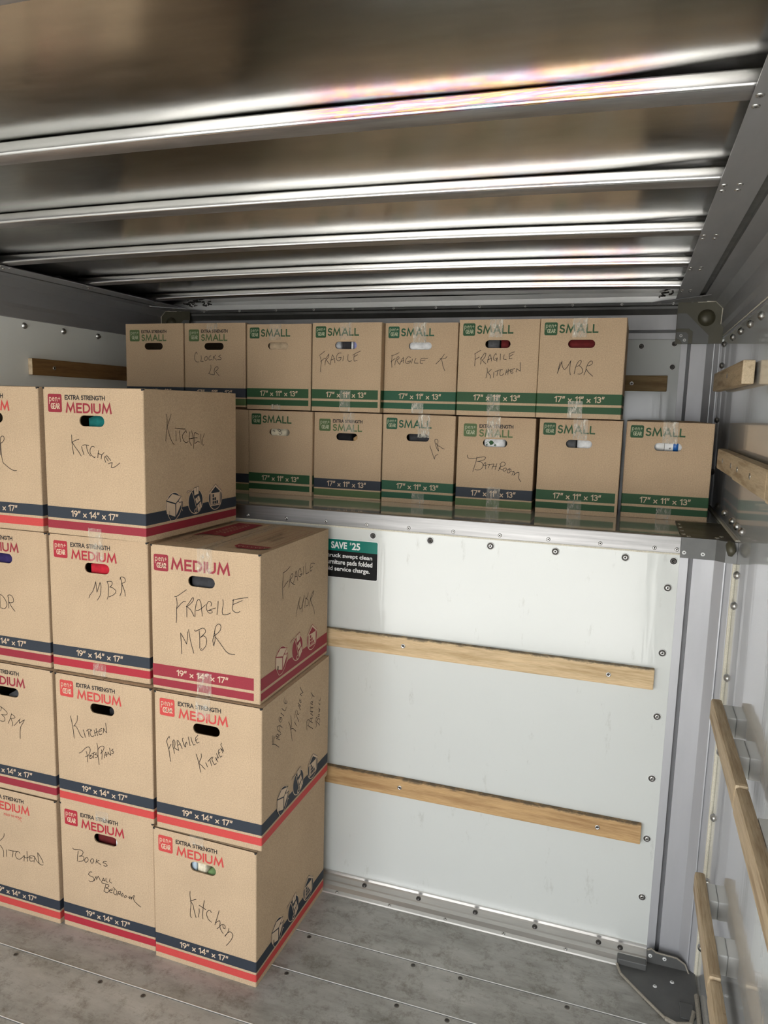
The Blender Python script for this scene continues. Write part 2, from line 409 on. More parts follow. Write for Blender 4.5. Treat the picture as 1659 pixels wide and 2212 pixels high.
# plank seams: a thin bright lip, screws beside it
for y in (-.285, -.452, -.669, -.886, -1.10, -1.32, -1.54):
    bm = MB(); box(bm, XL, XR, y-.0011, y+.0006, 0, .0020)
    o = link('plank_seam', bm, LIP, floor)
    bm = MB(); box(bm, XL, XR, y-.0035, y-.0011, 0, .0003); link('plank_gap', bm, CAST, floor)
BRN = new_mat('dull_brown_screw', (.16, .145, .12), .5, .5)[0]
screw_me = mesh_of('screw', lathe([(.0075, 0), (.0075, .0008), (.0055, .0014), (.0048, .0004), (.0025, .0004), (0, .0002)], 18, [0, 0, 1, 1, 1]), [BRN, DARKB])
scr = [(-x, -.302) for x in (.37, .687, .837, 1.19, 1.34)] + [(-x, -.468) for x in (.17, .32, .52, .688, .838, 1.19)] + \
      [(-x, -.690) for x in (.69, .84, 1.19, 1.543, 1.694, 2.011, 2.16)] + [(-x, -.905) for x in (1.19, 1.543, 1.694, 2.011)]
for x, y in scr: inst('screw', screw_me, floor, (x, y, 0), (R(-90), 0, 0))

# front bulkhead under the loft
XP = -.148
bm = MB(); box(bm, XL, XP, 0, .03, 0, 1.318); wall_front = struct(link('wall_front', bm, WALLF))
bolt_me = mesh_of('bolt', lathe([(.0125, 0), (.0125, .0012), (.0105, .0022), (.0100, .0012), (.0078, .0012), (.0076, .0030), (.0060, .0050), (.0030, .0058), (.0024, .0048), (0, .0046)], 24,
                  [0, 0, 1, 1, 2, 2, 2, 1, 1]), [WASH, DARKB, BOLTM])
boltd_me = mesh_of('bolt_dark', lathe([(.0125, 0), (.0125, .0014), (.0098, .0016), (.0094, .0012), (.0085, .0040), (.0045, .0052), (.0035, .003), (0, .0026)], 24,
                  [0, 0, 1, 1, 1, 1, 1]), [WASH, DARKB])
for x in (-.30, -.507, -.71): inst('bolt', bolt_me, wall_front, (x, 0, 1.286))
for x in (-.909, -1.108, -1.31, -1.51, -.164): inst('bolt', boltd_me, wall_front, (x, 0, 1.287))
for z in (1.205, 1.003, .801, .599, .398, .198): inst('bolt', bolt_me, wall_front, (-.174, 0, z))
# scuffs on the white panel: thin ragged marks that stay with the wall
# kick rail at the foot of the bulkhead
prof = [(.0, .036), (-.007, .036), (-.007, .027), (-.012, .023), (-.030, .018), (-.034, .015), (-.048, .012), (-.060, .004), (-.076, .0035), (-.079, .0), (0, 0)]
bm = MB(); sweep(bm, prof, 'x', XL, XP-.0, closed=True); kick = struct(link('trim_1', bm, KICK))
kb = mesh_of('rail_bolt', lathe([(.0085, 0), (.0085, .001), (.0075, .0035), (.005, .006), (.002, .007), (0, .0068)], 20), DARKB)
for x in (-1.30, -1.101, -.900, -.699, -.499, -.295, -.228): inst('rail_bolt', kb, kick, (x, -.021, .0205), (R(-75), 0, 0))
rv = mesh_of('rivet', lathe([(.0062, 0), (.0058, .0014), (.0040, .0024), (.0020, .0022), (.0016, .0010), (0, .0008)], 16, [0, 0, 0, 1, 1]), [BOLTM, DARKB])
rvw = mesh_of('rivet_bright', lathe([(.0062, 0), (.0058, .0014), (.0040, .0024), (.0020, .0022), (.0016, .0010), (0, .0008)], 16, [0, 0, 0, 1, 1]), [WASH, DARKB])
for x in (-1.188, -.991, -.792, -.594, -.394): inst('rivet', rv, kick, (x, -.067, .0037), (R(-90), 0, 0))

# loft deck and its edge angle
bm = MB(); box(bm, XL, XR, 0.0, YB+.02, ZS-.03, ZS); deck = struct(link('floor_loft', bm, SHELF))
bm = MB(); box(bm, XL, XP, -.0065, 0, 1.312, ZS+.0015, bev=.001); box(bm, XL, XP, -.0058, .022, ZS, ZS+.002); edge = struct(link('trim_2', bm, EDGEM))
bm = MB(); box(bm, XL, XP, -.0035, 0, 1.3065, 1.312); link('sealant_line', bm, BEAD, edge)
for x in (-1.577, -1.427, -1.278, -1.129, -.982, -.832, -.681, -.530, -.375, -.220, -.158): inst('rivet', rv, edge, (x, -.0065, 1.3235))
# corner casting of the loft deck
bm = MB()
box(bm, XP, -.006, -.002, .34, ZS, ZS+.003, 1)
sweep(bm, [(XP, -.010), (-.054, -.012), (-.030, -.034), (-.0005, -.042), (-.0005, .0), (XP, .0)], 'z', 1.301, ZS+.003, closed=True, mi=0)
tube(bm, [(-.022, -.020, ZS-.002), (-.020, -.042, ZS-.006), (-.018, -.052, ZS-.020), (-.020, -.050, ZS-.034)], [.008, .013, .013, .006], 20, 1)
for f in bm.faces:
    if len(f.verts) == 4 and f.calc_area() < 2.5e-4: f.smooth = True
cc = struct(link('trim_3', bm, [CAST, OLIVEC]))
for x, z in ((-.138, 1.3175), (-.087, 1.3165)): inst('rivet', rvw, cc, (x, -.012, z))
for x, y in ((-.140, .05), (-.140, .12), (-.140, .19), (-.140, .26), (-.128, .01), (-.05, .02), (-.035, .05)): inst('rivet', rv, cc, (x, y, ZS+.003), (R(-90), 0, 0))

# corner posts (pressed profile) lower and loft
def post(name, y, z0, z1):
    bm = MB()
    prof = [(XP, y+.02), (XP, y-.005), (-.1245, y-.005), (-.1240, y+.008), (-.1122, y+.008), (-.1117, y-.005), (-.055, y-.005), (-.0535, y-.006), (-.031, y-.030), (-.0275, y-.0305), (-.0270, y-.024), (-.012, y-.036), (-.004, y-.036)]
    sweep(bm, prof, 'z', z0, z1, mi=[0, 0, 0, 1, 0, 0, 0, 0, 0, 0, 0, 0])
    return struct(link(name, bm, [FRAME, FRAMED]))
post('trim_4', 0.0, 0, 1.302)
bm = MB(); box(bm, XP+.001, XR, .012, .03, 0, 1.32); link('corner_backing', bm, FRAMED, wall_front)
post('trim_5', YB, ZS, 2.0)
# left loft post, mirrored
bm = MB()
prof = [(XL+.148, YB-.005), (XL+.124, YB-.005), (XL+.124, YB+.008), (XL+.112, YB+.008), (XL+.112, YB-.005), (XL+.054, YB-.005), (XL+.03, YB-.03), (XL+.0, YB-.036)]
sweep(bm, prof, 'z', ZS, 2.0); struct(link('trim_6', bm, [FRAME]))

# loft back wall with its top rails
bm = MB(); box(bm, XL, XP, YB, YB+.012, ZS, 2.0105); box(bm, XL-.03, XR+.03, YB+.0125, YB+.04, ZS, 2.25); wall_back = struct(link('wall_back', bm, WALLB))
for x in (-.295, -.495, -.695): inst('bolt', boltd_me, wall_back, (x, YB, 1.984))
inst('bolt', boltd_me, wall_back, (-.172, YB, 1.993)); inst('bolt', boltd_me, wall_back, (-.173, YB, 1.903))
bm = MB()
prof = [(YB-.001, 2.0105), (YB-.006, 2.0115), (YB-.006, 2.0348), (YB+.008, 2.0352), (YB+.008, 2.0465), (YB-.006, 2.0472), (YB-.006, 2.1050), (YB-.028, 2.1250), (YB-.029, 2.1345), (YB-.040, 2.139), (YB-.040, 2.1480), (YB-.046, 2.1480), (YB-.047, 2.1500), (YB-.047, 2.1700), (YB-.040, 2.19)]
sweep(bm, prof, 'x', XL, XR, mi=[0, 0, 0, 1, 0, 0, 2, 2, 2, 2, 2, 3, 3, 3, 3]); toprail = struct(link('trim_7', bm, [FRAME, FRAMED, CAST, HEADM]))
for k in range(12): inst('rivet', rv, toprail, (-.19-.19*k, YB-.0405, 2.1435))

# side walls
def side_wall(name, x, s, mat):
    bm = MB(); box(bm, *sorted((x, x+s*.03)), YD, YB, 0, 2.25); return struct(link(name, bm, mat))
wall_right = side_wall('wall_right', XR, 1, WALLR); wall_left = side_wall('wall_left', XL, -1, WALLL)
# panel lining of the right wall stands a few mm proud of the posts, with an ivory sealed edge
bm = MB()
tube(bm, [(-.004, -.036, .0), (-.004, -.036, 1.300)], .0058, 10)
tube(bm, [(-.003, -.02, ZS+.004), (-.003, .84, ZS+.004)], .0042, 8)
link('sealant_bead', bm, BEAD, wall_right)
bm = MB(); tube(bm, [(-.003, YB-.036, ZS+.004), (-.003, YB-.036, 1.99)], .0045, 8); link('sealant_bead', bm, FRAME, wall_right)
bm = MB(); pts = []
for i in range(140):
    y = YD+.03 + i*((.83-YD)/139); pts.append((-.0015, y, ZR-.001+.0025*noise.noise(Vector((y*22, 3, 1)))))
tube(bm, pts, .0035, 6); link('sealant_bead', bm, BEAD, wall_right)
dome = mesh_of('wall_rivet', lathe([(.0125, 0), (.0120, .0015), (.0095, .0055), (.0060, .0085), (.0022, .0095), (0, .0092)], 20), BOLTM)
for z in (1.274, 1.186, .973, .747, .542, .334, .118): inst('wall_rivet', dome, wall_right, (0, -.066, z), (0, 0, R(-90)))
for y, z in ((.52, 1.40), (.33, 1.40), (.132, 1.40), (.025, 1.40), (-.078, 1.40), (.815, 1.906), (.80, 1.984), (.815, 1.70), (.815, 1.50)) + tuple((.543-.2*k, 1.986) for k in range(11)):
    inst('wall_rivet', dome, wall_right, (0, y, z), (0, 0, R(-90)))
for k in range(11): inst('wall_rivet', dome, wall_left, (XL, .60-.205*k, 1.987), (0, 0, R(90)))

# cove rails under the roof, right and left
def cove(name, x, s):
    bm = MB()
    P = [(.0, 2.010), (.004, 2.012), (.004, 2.049), (.013, 2.063), (.011, 2.121), (.038, 2.1475), (.088, 2.150), (.090, 2.158), (.106, 2.158), (.108, 2.150), (.184, 2.150), (.184, 2.153), (.0, 2.20)]
    sweep(bm, [(x+s*a, c) for a, c in P], 'y', YD, YB+.001, mi=[0, 0, 0, 0, 0, 0, 1, 1, 1, 0, 0, 0], closed=False)
    return struct(link(name, bm, [COVE, CAST]))
cove_r = cove('trim_8', XR, -1); cove_l = cove('trim_9', XL, 1)

# roof: cross bows and the bright sheet above them
YBOW = [-2.871, -2.451, -2.031, -1.611] + [-1.137 + .42*k for k in range(5)]
def crown(x, hi=.016):
    u = (x-(XL+XR)/2)/((XR-XL)/2); return hi*(1-u*u)
def bow_mesh():
    bm = MB(); n = 40
    prof = [(.010, .0245), (.0030, .0240), (.0005, .0225), (0, .0205), (0, .0045), (.0010, .0015), (.0035, 0), (.050, 0), (.0538, .0015), (.055, .006), (.055, .0245)]
    rows = []
    for i in range(n+1):
        x = XL+.14 + (XR-XL-.28)*i/n; rows.append([bm.verts.new((x, p, q+crown(x))) for p, q in prof])
    for a, c in zip(rows, rows[1:]):
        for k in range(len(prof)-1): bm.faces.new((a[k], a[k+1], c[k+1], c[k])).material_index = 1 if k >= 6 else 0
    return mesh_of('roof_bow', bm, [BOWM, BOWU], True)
bow_me = bow_mesh()
names = {-1: 'roof bow just inside the top left corner of the view', 0: 'nearest fully visible roof bow, wide and rainbow stained', 1: 'second full roof bow from the camera, with a smudged dark patch',
         2: 'third full roof bow, with a small dark hole near the right end', 3: 'fourth full roof bow, reflecting tan cardboard', 4: 'last narrow roof bow, closest to the loft back wall'}
for k, y in enumerate(YBOW):
    j = k-4
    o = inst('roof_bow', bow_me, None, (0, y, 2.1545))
    tag(o, 'polished metal '+names.get(j, ['roof bow nearest the open rear door', 'second roof bow from the open rear door', 'roof bow directly above the camera'][k % 3]), 'roof beam', 'roof bows across the ceiling')
    if j >= -1:
        for s, cv in ((XR, cove_r), (XL, cove_l)):
            sg = -1 if s == XR else 1
            for dx in (.147, .175):
                for dy in (.010, .048): inst('rivet', rv, cv, (s+sg*dx, y+dy, 2.150), (R(90), 0, 0))
bm = MB(); nx, ny = 96, 330
grid = []
for j in range(ny+1):
    y = YD + (YB+.02-YD)*j/ny; row = []
    db = min(abs(y-(q+.027)) for q in YBOW)                 # distance to the nearest bow
    for i in range(nx+1):
        x = XL+.02 + (XR-XL-.04)*i/nx
        dish = .010*math.sin(min(1, db/.21)*math.pi/2)**2                  # sheet relaxes between bows
        near = math.exp(-(db/.05)**2)
        lift = .013*max(0, (abs(x-(XL+XR)/2)-.85)/.3)**1.5*near
        z = 2.1800 + crown(x, .016) - dish*.25 + lift + .0012*noise.noise(Vector((x*2.5, y*2.2, 0)))
        row.append(bm.verts.new((x, y, z)))
    grid.append(row)
for a, c in zip(grid, grid[1:]):
    for i in range(nx): bm.faces.new((a[i], a[i+1], c[i+1], c[i]))
ceiling = struct(link('ceiling', bm, ROOF, smooth=True))
bm = MB(); box(bm, XL-.05, XR+.05, YD, YB+.06, 2.235, 2.25); struct(link('ceiling_outer', bm, CAST))
# corner gusset plates and the sealed seam at the front of the roof
def plate(s, x):
    bm = MB(); z = 2.1465
    pts = [(x+s*.07, .665), (x+s*.30, .865), (x+s*.07, .865)]
    prism(bm, pts, Matrix.Translation((0, 0, z)), .003)
    return link('gusset_plate', bm, COVE, toprail)
plate(-1, XR); plate(1, XL)
for s, x in ((-1, XR), (1, XL)):
    for a, c in ((.10, .71), (.14, .75), (.19, .80), (.24, .84), (.12, .84), (.17, .845)): inst('rivet', rv, toprail, (x+s*a, c, 2.1465), (R(90), 0, 0))
bm = MB(); pts = []
for i in range(110):
    x = XL+.22 + (XR-XL-.42)*i/109
    pts.append((x, .70+.004*noise.noise(Vector((x*9, 0, 0))), 2.186+crown(x, .016)+.003*noise.noise(Vector((x*14, 5, 0)))))
tube(bm, pts, [.0022+.0018*max(0, noise.noise(Vector((p[0]*13, 2, 2))))*2 for p in pts], 6); link('roof_seam_sealant', bm, DARKB, ceiling)
bm = MB()
for i in range(12):
    c = Vector((-.215+random.uniform(-.03, .02), .735+random.uniform(-.03, .03), 2.168+random.uniform(-.012, .012)))
    tube(bm, [c, c+Vector((random.uniform(-.02, .02), random.uniform(-.02, .02), random.uniform(-.008, .008)))], .0035, 5)
for i in range(26):
    c = Vector((XL+.29+random.uniform(-.06, .05), .735+random.uniform(-.03, .03), 2.168+random.uniform(-.012, .012)))
    tube(bm, [c, c+Vector((random.uniform(-.02, .02), random.uniform(-.02, .02), random.uniform(-.008, .008)))], .003, 5)
link('sealant_lump', bm, DARKB, ceiling)

# olive corner castings of the loft
def loft_casting(name, x, s):
    M = Matrix.Translation((0, YB-.036, 0)) @ Matrix.Rotation(R(90), 4, 'X')
    out = [(.172, 1.9890), (.172, 2.151), (.140, 2.153), (.128, 2.160), (.114, 2.158), (.099, 2.146), (.038, 2.1485), (.0115, 2.1225), (.0135, 2.063), (.003, 2.049), (.003, 1.990)]
    bm = MB()
    prism(bm, [(x+s*a, c) for a, c in (out if s < 0 else out)], M, .006)
    # raised frame band following the post and the rail
    M2 = Matrix.Translation((0, YB-.042, 0)) @ Matrix.Rotation(R(90), 4, 'X')
    band = [(.170, 2.047), (.170, 2.104), (.138, 2.104), (.054, 2.021), (.054, 1.991), (.111, 1.991), (.111, 2.035), (.125, 2.047)]
    prism(bm, [(x+s*a, c) for a, c in band], M2, .004, 1)
    band = [(.170, 2.010), (.170, 2.034), (.136, 2.034), (.126, 2.024), (.126, 1.991), (.147, 1.991), (.155, 2.003)]
    prism(bm, [(x+s*a, c) for a, c in band], M2, .003, 1)
    # dome boss
    n = 24; c0 = Vector((x+s*.066, YB-.042, 2.0875)); rows = []
    for r, h in ((.032, 0), (.030, .001), (.026, .008), (.019, .013), (.010, .016), (0, .017)):
        rows.append([bm.verts.new(c0+Vector((r*math.cos(2*math.pi*k/n), -h, r*math.sin(2*math.pi*k/n)))) for k in range(n)] if r else [bm.verts.new(c0+Vector((0, -h, 0)))])
    for a, c in zip(rows, rows[1:]):
        for k in range(n):
            f = bm.faces.new((a[k], a[(k+1) % n], c[(k+1) % n], c[k])) if len(c) > 1 else bm.faces.new((a[k], a[(k+1) % n], c[0]))
            f.smooth = True
    o = struct(link(name, bm, [OLIVEC, CAST]))
    bm = MB(); e = [(x+s*a, YB-.044, c) for a, c in out[1:9]]; tube(bm, e, .0024, 6); link('sealed_edge', bm, BEAD, o)
    for a, c in ((.153, 2.020), (.139, 2.003)): inst('rivet', rvw, o, (x+s*a, YB-.047, c))
    return o
loft_casting('trim_10', XR, -1); loft_casting('trim_11', XL, 1)

# floor corner gusset with its sealed edge
bm = MB()
prism(bm, [(-.232, -.082), (-.222, -.114), (-.176, -.163), (-.098, -.247), (-.070, -.258), (-.034, -.245), (-.006, -.20), (-.006, -.02), (-.15, -.02)], Matrix(), .006)
box(bm, -.236, -.150, -.080, -.052, .004, .026, bev=.003)
box(bm, -.060, -.022, -.235, -.175, .004, .010, bev=.002)
M = Matrix.Translation((0, -.0335, 0)) @ Matrix.Rotation(R(90), 4, 'X')
prism(bm, [(-.148, 0), (-.148, .052), (-.136, .056), (-.122, .047), (-.062, .045), (-.036, .030), (-.026, .0)], M, .004)
gus = struct(link('trim_12', bm, CAST))
bm = MB()
tube(bm, [(-.236, -.082, .010), (-.232, -.092, .006), (-.224, -.116, .005), (-.178, -.167, .005), (-.134, -.214, .005), (-.100, -.251, .006)], .0042, 8)
tube(bm, [(-.100, -.251, .006), (-.071, -.262, .006), (-.032, -.248, .006), (-.022, -.20, .006)], .0065, 8)
tube(bm, [(-.148, -.040, .050), (-.136, -.040, .056), (-.122, -.040, .047), (-.062, -.040, .045), (-.036, -.040, .030), (-.024, -.044, .004)], .0026, 6)
link('sealed_edge', bm, DIRTB, gus)
for x, y in ((-.125, -.135), (-.075, -.10)): inst('rivet', rvw, gus, (x, y, .006), (R(-90), 0, 0))
for x, z in ((-.138, .030), (-.096, .030)): inst('rivet', rvw, gus, (x, -.0375, z))
# sealant cord along the foot of the right wall
bm = MB(); tube(bm, [(-.008, -.13, .006), (-.009, -.5, .006), (-.008, YD+.05, .006)], .007, 8); struct(link('baseboard_right', bm, DIRTB))

# rear door frame and the world outside
bm = MB()
box(bm, XL-.06, XL+.10, YD-.06, YD, -.06, 2.25); box(bm, XR-.10, XR+.06, YD-.06, YD, -.06, 2.25); box(bm, XL+.10, XR-.10, YD-.06, YD, 1.90, 2.25)
struct(link('door_1', bm, FRAME))
m, t, b = new_mat('concrete_driveway', (.42, .41, .39), .85)
v = coords(t, (1, 1, 1), 'World'); t.links.new(ramp(t, nz(t, v, .8, 6, .6), [(.3, (.30, .295, .28)), (.7, (.42, .41, .39))]), b.inputs['Base Color'])
bm = MB(); box(bm, -40, 40, -60, 12, -1.0, -.85); struct(link('floor_driveway', bm, m))

HAND = {
 'B1': "102,296 102,284 102,275 104,260 107,240|102,274 111,279 129,285|104,274 114,261 125,249 135,236|137,264 139,255 145,240|141,267 147,269 154,269 163,268|154,268 156,258 160,248 168,238|184,264 178,266 172,264 168,257 167,249 171,241 182,234 185,237|198,255 196,246 194,234|195,247 201,245 209,243|217,250 209,243 207,236 206,231|222,222 219,229 218,235 221,239 227,241 233,235 240,228|222,237 231,226|230,218 237,221 245,222 243,217 241,209 249,209 259,214 265,218 271,223",
 'B1s': "100,363 104,351 103,326 99,305 96,285|124,363 116,348 103,324|105,324 111,309 118,294 130,278 137,274|141,322 154,321 168,319 192,318|145,314 146,300 146,284|162,314 165,296 168,280|197,315 189,309 179,301 178,293 183,284 192,278 200,277 207,281|196,311 199,307|215,310 212,293 215,277 224,267|224,313 230,299 233,281 235,257|211,288 222,288 237,290 255,290|262,300 242,306 237,297 238,282 241,272 253,277 267,276|273,301 274,284 276,268|293,302 282,283 282,271 286,265 291,268",
 'B2': "144,244 147,252 157,264 164,278 170,297 172,284 174,265 178,275 186,296 189,286 188,271 185,256 180,248 174,240|212,302 216,289 215,271 214,256 210,247|211,301 219,303 227,303 230,298 227,291 221,286 229,285 238,280 242,276 239,268 230,261 217,255|259,320 262,310 264,299 263,282 260,271 256,262|258,313 260,319 265,321 273,319 277,313 275,307 269,303 263,301|264,300 268,291 274,276 275,263",
 'C2': "80,285 87,286 99,294 120,309|86,282 88,263 86,248 86,225 84,207|86,249 99,264 111,274 116,273|118,259 120,257 120,228|119,260 128,271 139,287 143,287 142,280 133,269 121,259 133,251 140,240 144,233|147,232 148,252 151,268 156,282 162,285 167,275 169,259 171,237|151,251 159,253 172,262 182,272|200,270 201,279 194,283 187,275 185,261 191,250 199,249 204,252 201,257 190,255 202,261 215,266|223,287 222,269 219,247|238,293 239,278 236,260 238,249 249,250 263,257|269,294 283,299 301,304 318,307|272,297 270,282 268,269 274,262 284,260 293,265|270,282 286,290 300,297|101,116 100,151 98,178 106,167 118,148 121,165 122,185|125,192 129,170 135,145 142,123|145,193 149,190 160,196 173,202 181,197 179,188 163,172 174,179 182,175 185,165 181,149 170,136 164,136 168,141|160,195 162,171 162,140|212,199 208,182 205,169 208,154 212,170 212,188 211,197 216,213 224,220 231,216 230,204 221,193 207,181|213,181 221,173 233,159 246,144 259,137 276,137",
 'C2s': "185,362 164,355 138,352|140,350 137,327 136,303 139,274|142,307 155,314 173,321|179,300 181,311 184,323|184,323 191,334 200,337 206,332 200,326 187,322 192,314 203,306 218,299|208,306 218,318 222,332 227,340 233,330 239,307|218,323 233,322|263,329 260,338 254,342 244,334 245,322 254,316 266,318 270,322 256,323|280,343 281,329 279,315|298,352 297,336 298,321 303,315 323,317|368,335 353,340 335,340 332,329 332,321 337,317 347,319|333,327 351,329|259,251 250,239 240,221 228,196|252,239 250,229 258,213 267,213 276,222 290,248|290,248 278,226 273,198|302,241 297,227 294,207|320,250 313,239 301,235 316,229 320,221 320,210 310,209 304,212|359,247 347,238 336,225 327,204|359,247 359,237 348,229 336,225 344,211 360,192 372,167",
 'B3': "55,299 60,278 64,254 67,227|82,304 81,288 74,276 67,267 74,268 81,260 88,247 94,238 101,235|103,261 106,252 110,237|115,259 123,266 131,267 135,263|121,262 123,253 124,242|132,265 128,257 131,247 137,245 144,249|144,267 147,258 149,249|152,274 153,264 157,251|145,257 158,265|174,278 166,273 162,267 162,260 166,256 174,260|163,266 173,270|178,264 180,279 185,271 191,267 190,281 188,297|84,181 93,186 105,198 115,206 124,207 127,199 124,188 118,179 108,173|111,192 115,179 116,157|129,183 123,178 123,172 128,171 134,176 132,182 126,182 128,176|132,187 140,192 146,195|140,191 139,174|151,194 144,187 153,187 153,181 145,177|153,226 156,209 156,187 159,157|156,203 159,210 169,219 178,221 179,214 173,202 166,195|170,208 171,191 170,176|180,182 183,198 185,203 189,197 188,188|182,192 189,195|193,195 194,204 199,198 204,196 202,205 200,219|213,218 207,212 215,209 213,204 207,202",
 'C3': "40,281 45,291 50,297 51,292|40,280 45,265 49,249 51,233 54,219|48,258 53,269 56,274|63,284 62,269 65,258 67,247|63,272 62,284 65,289 69,285 69,273 67,265 72,262 82,259 78,275 77,288 80,290 87,280 94,267|80,275 88,282|98,301 95,296 98,285 103,275 106,274 106,281 104,283 109,290 111,283|115,307 118,295 121,281|124,308 128,294 133,285 139,288|148,319 145,314 140,308 140,300 145,293 152,298|141,301 147,307|141,259 147,242 152,223 156,205|158,263 159,253 154,241 150,231 159,227 164,222 171,217|173,238 179,226|181,243 187,251 195,260|187,251 190,241 193,232|198,259 194,253 197,245 202,238 209,242|205,260 209,255 214,248|209,273 213,266 217,260|208,252 213,263|219,288 216,282 217,272 223,264 228,269|217,275 221,279|230,278 228,284 223,291 228,288 233,284 229,293 224,301 226,308",
 'C3s': "65,325 63,313 65,298|74,317 71,306 70,297|61,300 80,291 94,280 105,271|110,292 88,306 100,305 85,315 94,317 103,309 104,302|104,302 105,308 119,307|115,313 97,328 93,339 108,337 126,324|110,320 109,329 112,338|106,366 104,357 115,345 124,347 122,356 112,361 114,352|116,373 125,366 136,356|122,385 143,369 150,372 151,378|141,410 137,405 139,396 149,390 157,389 156,396|147,393 149,400|168,324 179,308 186,288 190,269 196,251|184,338 187,318 189,304 183,293 194,292 207,284 221,271|211,306 224,288|221,341 215,332 210,319|220,328 231,310 242,294|230,335 230,326 238,318 243,322|234,359 255,339|237,351 253,328|242,344 250,347|246,367 244,363 255,352 261,354|248,360 257,360|262,371 250,381 271,379 258,392 248,406|304,239 302,253 302,271 312,272 319,265 316,255 310,252|310,253 328,240 350,225|348,246 327,261 328,268 350,262|341,254 336,267|349,271 331,284 349,284 327,295|333,297 330,311|333,304 350,297|348,308 330,320 335,324 346,318 342,314|342,316 349,323|332,356 345,342 358,332|335,335 345,341|374,219 380,224 373,245 378,253 386,244 383,238|378,238 394,225 407,213|383,238 394,241 405,235 406,225 397,223|393,257 390,250 402,246 404,252 393,257|395,264 407,263 397,271 407,268 395,279|394,297 406,285 407,291|399,306 402,300 411,302 408,310",
 'B4': "46,282 51,278 68,281 81,281 87,276 82,265 71,258 84,262 90,257 85,246 68,239|68,276 65,259 63,239|98,260 92,251 94,244 100,245 106,253 104,260 98,260|120,261 115,253 118,246 123,247 128,257 125,262 120,261|140,265 136,249|149,263 139,256 147,252 155,249|178,265 167,263 164,258 174,257 180,252 174,248 166,249|120,215 111,213 105,203 114,199 123,198 127,192 123,184 113,180 106,182|127,186 132,197 135,203 137,193 143,206 147,202 151,193|156,190 164,205 168,195|161,196 169,198|174,208 173,196 180,194|189,209 186,198 195,195|156,190 159,186 173,186 183,186 183,180 171,172 182,172 184,166 176,157 164,159 168,171 172,184|200,176 191,173 185,165 189,161 196,163|189,167 197,171|200,182 211,175 214,166 209,158 201,161 205,176|214,157 222,172|218,171 229,174 227,167 220,164 229,162|236,170 230,163 233,159 238,163 236,170|247,166 241,159 245,158 252,162 248,166|257,161 264,166 261,158 270,165 268,157 277,172 281,173 277,161 285,150 303,140",
 'C4': "130,253 129,239 132,222 132,205 130,187 130,171 135,167|151,232 141,227 129,220|133,219 140,209 143,195 147,180 150,171|161,204 161,191 158,175|180,236 177,221 175,206 173,188 174,174|161,215 171,212 185,207|204,203 200,208 195,208 188,199 188,188 195,176 204,171|231,217 226,199 220,179 216,166|219,173 225,180 232,184 234,178 233,166 237,154 244,145|223,155 231,163 238,172 245,175 251,172 251,163 245,164 243,172|264,168 261,155 250,137|251,140 259,151 268,158 275,154 277,145 269,128 255,109",
 'A4': "96,263 94,233 89,194|137,273 136,265 129,254 116,242 99,229 115,227 125,218 130,208 129,187|144,216 142,191|151,217 164,217 180,219 192,220|171,218 170,207 167,195|200,215 198,219 190,220 182,212 181,203 186,195 197,194 207,201 218,213|218,212 216,192|230,231 230,214 231,194|218,208 225,205 235,210 241,216 252,219 262,218|242,214 240,205 243,198 251,200 256,203|241,209 251,211|262,218 258,198|262,217 269,206 279,198 290,195 296,198|279,198 276,212 275,235 286,222 294,210 295,204",
 'A1': "169,286 167,268 162,209|168,284 177,259 194,285 193,251 192,212|206,225 207,260 209,278|209,279 216,283 222,280 222,272 215,264 208,256 212,208 223,196 239,186 255,180 265,181",
 'A3': "143,283 147,279 145,272 142,267|143,283 155,277 166,270 170,264 166,258 155,256 146,256 153,252 159,246 159,239 156,235 147,233 140,234|187,266 187,263 183,251 172,230|187,263 196,261 202,256 198,252 184,249 189,238 190,231 188,223|196,226 208,238 223,254 218,246 219,238 229,246 240,253 231,238 223,226 220,208 219,186|108,278 106,245|117,281 125,266 137,286 136,242",
 'A2': "164,216 163,173|164,216 169,217 178,211 186,201 191,191 190,183 184,175 177,172 167,174|196,217 198,208 198,197 198,177|196,217 201,220 207,220 214,216 218,208 218,200 214,197 206,195 200,196|201,196 206,187 214,177 222,169|132,212 142,213 136,170",
 'S2': "61,208 57,216 52,211 48,199 49,186 57,177 69,177|78,202 80,191 76,180 89,179|105,199 97,196 95,187 99,181 106,186 107,195 103,200|125,201 119,200 114,192 116,185 128,187|136,201 135,192 133,184|147,205 137,196 143,191 150,184|169,205 159,199 170,193 169,187 154,187|123,165 124,154 119,140 113,131 124,128 136,126 140,129 139,142 142,153|140,149 145,156 154,158 157,152 153,146 144,140|145,140 154,130 162,122",
 'S4': "30,209 40,216 52,225|33,206 37,195 39,184 37,166 36,147|36,185 45,194 55,200|58,194 55,184 54,173|56,196 63,206 70,215 69,208 64,198 59,194 65,186 73,177|77,175 78,188 81,202 84,212 90,202 95,182|77,192 95,198|120,218 114,219 105,214 101,203 103,193 110,189 117,194 120,202 109,201|130,208 127,189|148,214 147,200 148,191 153,188 163,190|167,211 181,219 198,226|173,212 171,199 173,190 177,189 185,192|172,205 187,213",
 'S5': "58,223 43,216 28,211|31,211 29,191 31,169|27,189 35,196 43,201|45,194 42,177|46,194 51,206 57,208 58,202 50,194 61,180 69,197 75,205 76,185|67,191 77,194|103,205 94,208 86,200 83,190 88,184 100,186 103,193 91,190|110,200 107,184|124,203 119,193 119,185 133,185|168,202 156,203 145,202 141,193 141,185 150,184|145,194 159,196|231,218 219,201 200,182|241,210 235,203 224,201 214,203|221,201 224,188 228,173 235,158",
